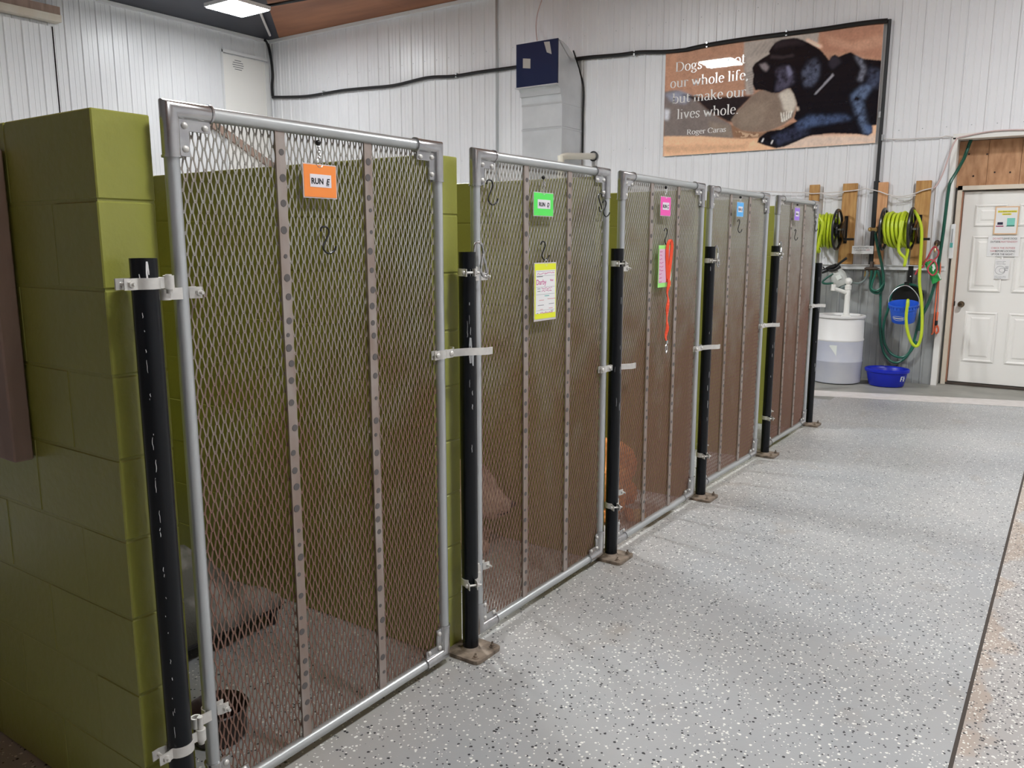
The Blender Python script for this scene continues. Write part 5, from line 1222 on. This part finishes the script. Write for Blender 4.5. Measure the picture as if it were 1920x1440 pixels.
for pts in ([(1747, 497), (1751, 494), (1754, 503), (1751, 507)], [(1758, 513), (1760, 512), (1765, 522), (1763, 524)], [(1748, 503), (1750, 502), (1751, 508), (1749, 509)]):
    o3 = [A(x, y_, YG - .037) for x, y_ in pts]; mb.prism([(q3.x - c0.x, q3.z - c0.z) for q3 in o3], (c0.x, YG - .037, c0.z), (1, 0, 0), (0, 0, 1), (0, -.002, 0))
mb.build('bag_print', M['bag_white'], r)
hose([(1757, 466), (1752, 463), (1746, 470), (1740, 482), (1733, 493), (1731, 500), (1722, 505), (1716, 515)], M['red_rope'], .009, 'red rope leash looped over the brown hook', y=9.66, name='rope_leash', cat='leash', group='leashes by the door')
hose([(1757, 467), (1760, 472), (1758, 480), (1752, 487), (1745, 495), (1740, 502), (1741, 510), (1748, 516), (1755, 512), (1757, 502), (1754, 492), (1746, 487), (1738, 490)], M['red_rope'], .008, 'second red rope leash twisted in front of the green bag', y=9.63, name='rope_leash', cat='leash', group='leashes by the door')
hose([(1759, 468, 9.76), (1762, 490, 9.76), (1763, 505), (1758, 530), (1755, 560), (1752, 590), (1750, 615), (1749, 624), (1746, 627)], M['orange_rope'], .0075, 'long orange rope leash hanging beside the door recess', y=9.76, name='rope_leash', cat='leash', group='leashes by the door')
r = root('rope_leash', A(1757, 612, 9.78)); tag(r, 'orange and black leash handle dangling low beside the door recess', 'leash', 'leashes by the door')
MB().tube([A(1758, 585, 9.78), A(1756, 602, 9.77)], .011, 8).tube(smoothpath([A(1756, 610, 9.77), A(1753, 618, 9.77), A(1755, 625, 9.77), A(1759, 622, 9.77), A(1759, 615, 9.77), A(1757, 609, 9.77)], 4), .009, 8).tube([A(1761, 520, 9.8), A(1758, 586, 9.78)], .004, 6).build('webbing', M['orange_rope'], r, True)
MB().tube([A(1756, 601, 9.77), A(1755.5, 610, 9.77)], .014, 8).build('black_grip', M['black_rubber'], r, True)
# thermometer strip on the recess trim
pt, pbm = at(1787.5, 420, y=9.80), at(1783, 485, y=9.80)
r = root('thermometer', (pt.x, 9.8, pbm.z)); tag(r, 'slim white thermometer with a teal patch left of the door', 'thermometer')
MB().box((pt.x, 9.80, (pt.z + pbm.z) / 2), (.048, .016, pt.z - pbm.z), bevel=.006).build('case', M['white_trim'], r)
MB().box((pt.x, 9.79, pbm.z + .14), (.026, .004, .05)).build('teal_patch', M['ink_teal'], r)
MB().box((pt.x, 9.79, pbm.z + .24), (.010, .003, .14)).build('scale', M['galv'], r)
# papers on the door
YD = 10.015
def sheet(name, label, x0, x1, z0, z1, m='paper'):
    r = root(name, ((x0 + x1) / 2, YD, z0)); tag(r, label, 'notice', 'papers taped to the door')
    MB().box(((x0 + x1) / 2, YD, (z0 + z1) / 2), (x1 - x0, .001, z1 - z0)).build('sheet', M[m], r); return r
r = sheet('door_notice', 'door notice with an orange border and a yellow highlighted heading', -.783, -.567, 1.615, 1.900, 'peach')
MB().box((-.675, YD - .001, 1.758), (.192, .001, .262)).build('page', M['paper'], r)
MB().box((-.672, YD - .002, 1.848), (.172, .001, .020)).box((-.675, YD - .002, 1.821), (.082, .001, .018)).build('highlight', M['yellow_hl'], r)
text('lettering', 'Are there any more', (-.672, YD - .0035, 1.848), .019, M['ink'], r); text('lettering', 'outside?', (-.675, YD - .0035, 1.821), .019, M['ink'], r)
MB().box((-.727, YD - .002, 1.727), (.050, .001, .026)).build('picture', M['navy'], r); MB().box((-.729, YD - .002, 1.699), (.068, .001, .010)).build('picture', M['crimson'], r)
MB().box((-.632, YD - .002, 1.745), (.070, .001, .072)).build('picture', M['teal'], r); MB().prism([(-.672, 1.695), (-.597, 1.695), (-.597, 1.709), (-.664, 1.709)], (0, YD - .0015, 0), (1, 0, 0), (0, 0, 1), (0, -.001, 0)).build('picture', M['teal_dark'], r)
r = sheet('door_notice', 'door notice in red and black capitals about leaving dogs outside', -.822, -.535, 1.388, 1.600)
for s_, xx_, z, c, sz in (('DO NOT', -.735, 1.571, 'ink_red', .027), ('LEAVE DOGS', -.625, 1.571, 'ink', .027), ('OUTSIDE', -.755, 1.538, 'ink', .027), ('UNATTENDED!!', -.635, 1.538, 'ink_red', .027), ('CHECK THE OUTSIDE', -.678, 1.474, 'ink_red', .027), ('YARD', -.765, 1.442, 'ink_red', .027), ('BEFORE LOCKING', -.657, 1.442, 'ink', .027), ('UP FOR THE NIGHT !', -.678, 1.410, 'ink', .027)):
    text('lettering', s_, (xx_, YD - .002, z), sz, M[c], r, xs=.82)
r = sheet('door_notice', 'door sheet in a plastic sleeve with a sketched collar and handwriting', -.738, -.607, 1.152, 1.360)
mb = MB(); rg = random.Random(21)
for z, l in ((1.335, .09), (1.322, .07), (1.309, .085), (1.182, .10), (1.170, .10), (1.160, .06)):
    x = -.725
    while x < -.725 + l: mb.box((x, YD - .0015, z), (rg.uniform(.004, .010), .0006, .0035)); x += .013
mb.tube([(-.685 + .045 * math.cos(t), YD - .0015, 1.245 + .042 * math.sin(t)) for t in [i * 2 * PI / 22 for i in range(22)]], .0013, 4, closed=True)
mb.tube([(-.668 + .025 * math.cos(t), YD - .0015, 1.245 + .022 * math.sin(t)) for t in [i * 2 * PI / 16 for i in range(16)]], .0013, 4, closed=True)
for z in (1.283, 1.272, 1.262): mb.box((-.628, YD - .0015, z), (.03, .0006, .003))
mb.box((-.628, YD - .0015, 1.244), (.02, .0006, .004)); mb.build('handwriting', M['ink_grey'], r)
# lettering becomes plain mesh
bpy.context.view_layer.update()
dg = bpy.context.evaluated_depsgraph_get()
for o in [o for o in S.objects if o.type == 'FONT']:
    me = bpy.data.meshes.new_from_object(o.evaluated_get(dg)); n_ = o.name.split('.')[0]
    q = bpy.data.objects.new(n_, me); S.collection.objects.link(q); q.parent = o.parent
    q.location, q.rotation_euler, q.scale = o.location, o.rotation_euler, o.scale
    bpy.data.objects.remove(o)
